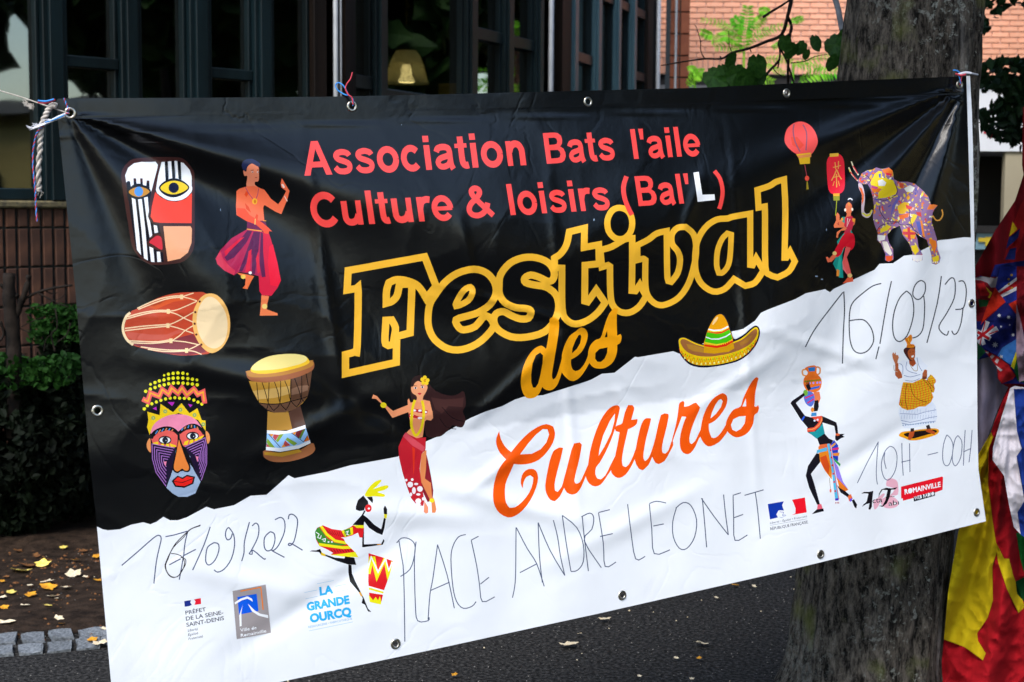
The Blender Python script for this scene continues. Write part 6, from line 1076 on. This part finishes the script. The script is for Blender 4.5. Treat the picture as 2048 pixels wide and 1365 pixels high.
# ================================================================ evergreen shrubs and cut stump below the windows
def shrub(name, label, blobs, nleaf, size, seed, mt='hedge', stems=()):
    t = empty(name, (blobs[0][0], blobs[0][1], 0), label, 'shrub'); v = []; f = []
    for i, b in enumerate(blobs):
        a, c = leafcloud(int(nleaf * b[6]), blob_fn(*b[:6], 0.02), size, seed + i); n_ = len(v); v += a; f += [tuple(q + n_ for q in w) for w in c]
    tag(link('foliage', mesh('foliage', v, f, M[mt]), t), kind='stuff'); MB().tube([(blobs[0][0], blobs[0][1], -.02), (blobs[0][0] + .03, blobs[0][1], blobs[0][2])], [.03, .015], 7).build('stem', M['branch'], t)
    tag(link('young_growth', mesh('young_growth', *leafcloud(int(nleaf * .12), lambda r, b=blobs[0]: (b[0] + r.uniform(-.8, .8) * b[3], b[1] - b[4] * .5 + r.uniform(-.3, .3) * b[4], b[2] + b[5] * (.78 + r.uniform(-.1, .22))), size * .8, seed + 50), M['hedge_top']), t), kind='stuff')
bx = lambda px, py, Y: at(px, py, Y)
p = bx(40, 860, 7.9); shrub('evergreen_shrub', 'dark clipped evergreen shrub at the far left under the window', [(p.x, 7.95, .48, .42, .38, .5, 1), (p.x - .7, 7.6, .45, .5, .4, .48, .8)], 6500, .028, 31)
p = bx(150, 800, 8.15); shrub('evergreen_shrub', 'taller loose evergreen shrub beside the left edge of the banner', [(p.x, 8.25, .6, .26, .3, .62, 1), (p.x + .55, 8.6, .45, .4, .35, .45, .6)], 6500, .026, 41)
st = empty('tree_stump', tuple(ground(25, 1030)), 'cut dark stump with thin bare twigs in front of the upright bricks, far left', 'stump')
def q4(x, y): return x / 2.623, 380 + y / 2.623
for q, r0, r1 in (("75,1300 75,830 50,600 48,440", 42, 30), ("70,700 100,620 130,540 152,450", 20, 13), ("100,590 180,545 260,520 380,500", 8, 6), ("95,560 60,545 0,495", 14, 10), ("40,560 30,600 60,690 110,730 160,750", 4, 3), ("200,540 290,590 360,615", 5, 3), ("110,720 170,690 225,670", 3, 2), ("65,690 85,740 98,760", 4, 3), ("0,690 20,760 -30,820", 9, 6), ("290,850 270,760 300,720 290,620", 5, 3), ("370,700 350,760 300,800", 4, 3), ("230,850 240,790 260,765", 3, 2), ("240,530 270,545 300,540", 4, 3), ("150,620 240,600 330,560 350,520", 2.5, 2)):
    P_ = [at(*q4(*map(float, t.split(','))), 7.75 + .03 * math.sin(i * 3)) for i, t in enumerate(q.split())]; k = 7.75 / FPX / 2.623; n_ = 4 * (len(P_) - 1) + 1
    MB().tube(resample(P_, 4), [(r0 + (r1 - r0) * i / n_) * k * (1 + .1 * math.sin(i * 2.3)) for i in range(n_)], 9).build('trunk' if r0 > 40 else 'branch', M['branch'], st, smooth=True)
# ================================================================ fallen leaves
def lobed(seed):
    r = random.Random(seed); v = [(0, 0, .004)]; n_ = 15; f = []
    for i in range(n_):
        t = 2 * math.pi * i / n_; rr = (1.0 if i % 3 == 0 else .8 if i % 3 == 1 else .74) * r.uniform(.82, 1.12); v.append((math.cos(t) * rr, math.sin(t) * rr * .8, .22 * rr * rr * (.3 + .7 * abs(math.sin(t * 1.5 + seed))) + r.uniform(-.05, .08)))
    for i in range(n_): f.append((0, 1 + i, 1 + (i + 1) % n_))
    return v, f
LM = {c: [mesh('fallen_leaf', *lobed(s + i * 7), M[c + '_leaf']) for s in range(4)] for i, c in enumerate(('yellow', 'cream', 'orange', 'brown'))}
def fallen(px, py, w, c, label, group):
    p = ground(px, py, .012); o = bpy.data.objects.new('fallen_leaf', LM[c][rnd.randrange(4)]); COL.objects.link(o); d_ = (p - EYE).length; s = w / 2 * d_ / FPX * 1.15; o.location = p + Z * .004; o.scale = (s, s * 1.25, s * .8); o.rotation_euler = (rnd.uniform(-.25, .25), rnd.uniform(-.25, .25), rnd.uniform(0, 6.28)); tag(o, label, 'leaf', group)
c5 = lambda x, y: (x / 2.815, 880 + y / 2.815)
word = {'yellow': 'yellow', 'cream': 'pale cream', 'orange': 'orange-yellow', 'brown': 'withered brown'}
ordn = ['first', 'second', 'third', 'fourth', 'fifth', 'sixth', 'seventh', 'eighth', 'ninth', 'tenth', 'eleventh', 'twelfth']
LV = ((110, 740, 105, 'yellow'), (240, 703, 80, 'yellow'), (415, 760, 92, 'cream'), (262, 803, 76, 'cream'), (272, 833, 85, 'orange'), (370, 835, 62, 'cream'), (62, 862, 50, 'yellow'), (172, 876, 66, 'orange'), (300, 885, 66, 'cream'), (8, 892, 60, 'cream'), (140, 935, 50, 'cream'), (270, 938, 48, 'yellow'), (25, 948, 46, 'orange'), (40, 1030, 86, 'cream'), (330, 1008, 52, 'cream'), (345, 1040, 38, 'orange'), (155, 712, 95, 'brown'), (385, 678, 40, 'brown'), (430, 680, 48, 'orange'), (470, 628, 44, 'brown'), (250, 675, 46, 'brown'), (100, 628, 52, 'brown'), (545, 660, 50, 'orange'), (480, 775, 30, 'cream'), (12, 800, 32, 'orange'), (550, 795, 42, 'orange'), (355, 610, 42, 'yellow'), (372, 545, 34, 'brown'), (205, 655, 40, 'brown'), (285, 520, 40, 'brown'), (320, 575, 34, 'brown'), (20, 260, 60, 'brown'), (168, 823, 32, 'cream'), (318, 897, 26, 'cream'), (36, 775, 34, 'brown'))
for x, y, w, c in LV:
    k = sorted(q[0] for q in LV if q[3] == c).index(x)
    fallen(*c5(x, y), w / 2.815, c, f'{ordn[k]} {word[c]} fallen leaf from the left on the earth below the shrubs', f'{word[c]} leaves on the bare earth')
fallen(*c5(520, 1130), 22, 'orange', 'orange-yellow leaf lying on the granite setts beside the banner edge', None); fallen(*c5(565, 1150), 32, 'cream', 'pale cream leaf lying on the granite setts, touching the banner edge', None); fallen(*c5(585, 1068), 14, 'cream', 'tiny cream leaf just behind the granite setts at the banner edge', None)
c6 = lambda x, y: (600 + x / 2.048, 1080 + y / 2.048)
fallen(*c6(1100, 433), 36, 'cream', 'largest pale leaf on the asphalt below the middle of the banner', None); fallen(*c6(1645, 428), 30, 'cream', 'curled pale leaf on the asphalt left of the trunk foot', None); fallen(*c6(1250, 328), 22, 'cream', 'thin stalked pale leaf on the asphalt near the lower banner edge', None)
SC = ((1780, 188, 16), (633, 556, 12), (1540, 487, 10), (1635, 488, 11), (1390, 562, 10), (1605, 573, 9), (1705, 240, 10), (1860, 193, 10), (1660, 605, 9), (1145, 388, 12))
for x, y, w in SC: fallen(*c6(x, y), w, rnd.choice(['cream', 'orange']), ordn[sorted(q[0] for q in SC).index(x)] + ' tiny leaf scrap from the left on the asphalt below the banner', 'leaf scraps on the asphalt')
# gravel crumbs and chips: uncountable
def crumbs(name, n_, fn, s0, s1, m):
    v = []; f = []
    for i in range(n_):
        x, y = fn(); s = rnd.uniform(s0, s1); a = rnd.uniform(0, 6.28); b = len(v); c_, s_ = math.cos(a) * s, math.sin(a) * s
        v += [(x + c_, y + s_, .004), (x - s_, y + c_, .006), (x - c_ * .8, y - s_, .004), (x + s_, y - c_ * .7, .004), (x, y, .004 + s * .8)]; f += [(b, b + 1, b + 4), (b + 1, b + 2, b + 4), (b + 2, b + 3, b + 4), (b + 3, b, b + 4)]
    tag(link(name, mesh(name, v, f, m)), kind='stuff')
crumbs('grit', 3600, lambda: (rnd.uniform(-2.2, 2.6), rnd.uniform(4.6, 8.5)), .0012, .004, mat('grit', (.10, .095, .085), .8, (.22, .2, .18), 50)); crumbs('dark_grit', 2500, lambda: (rnd.uniform(-2.2, 2.6), rnd.uniform(4.6, 8.5)), .002, .006, mat('dark_grit', (.012, .012, .012), .8, (.03, .03, .03), 50))
crumbs('leaf_crumbs', 1500, lambda: (rnd.uniform(-3.4, -1.2), rnd.uniform(5.9, 8.2)), .003, .013, M['brown_leaf']); crumbs('leaf_crumbs', 160, lambda: (rnd.uniform(-3.4, 2.4), rnd.uniform(4.8, 8)), .003, .006, M['cream_leaf'])
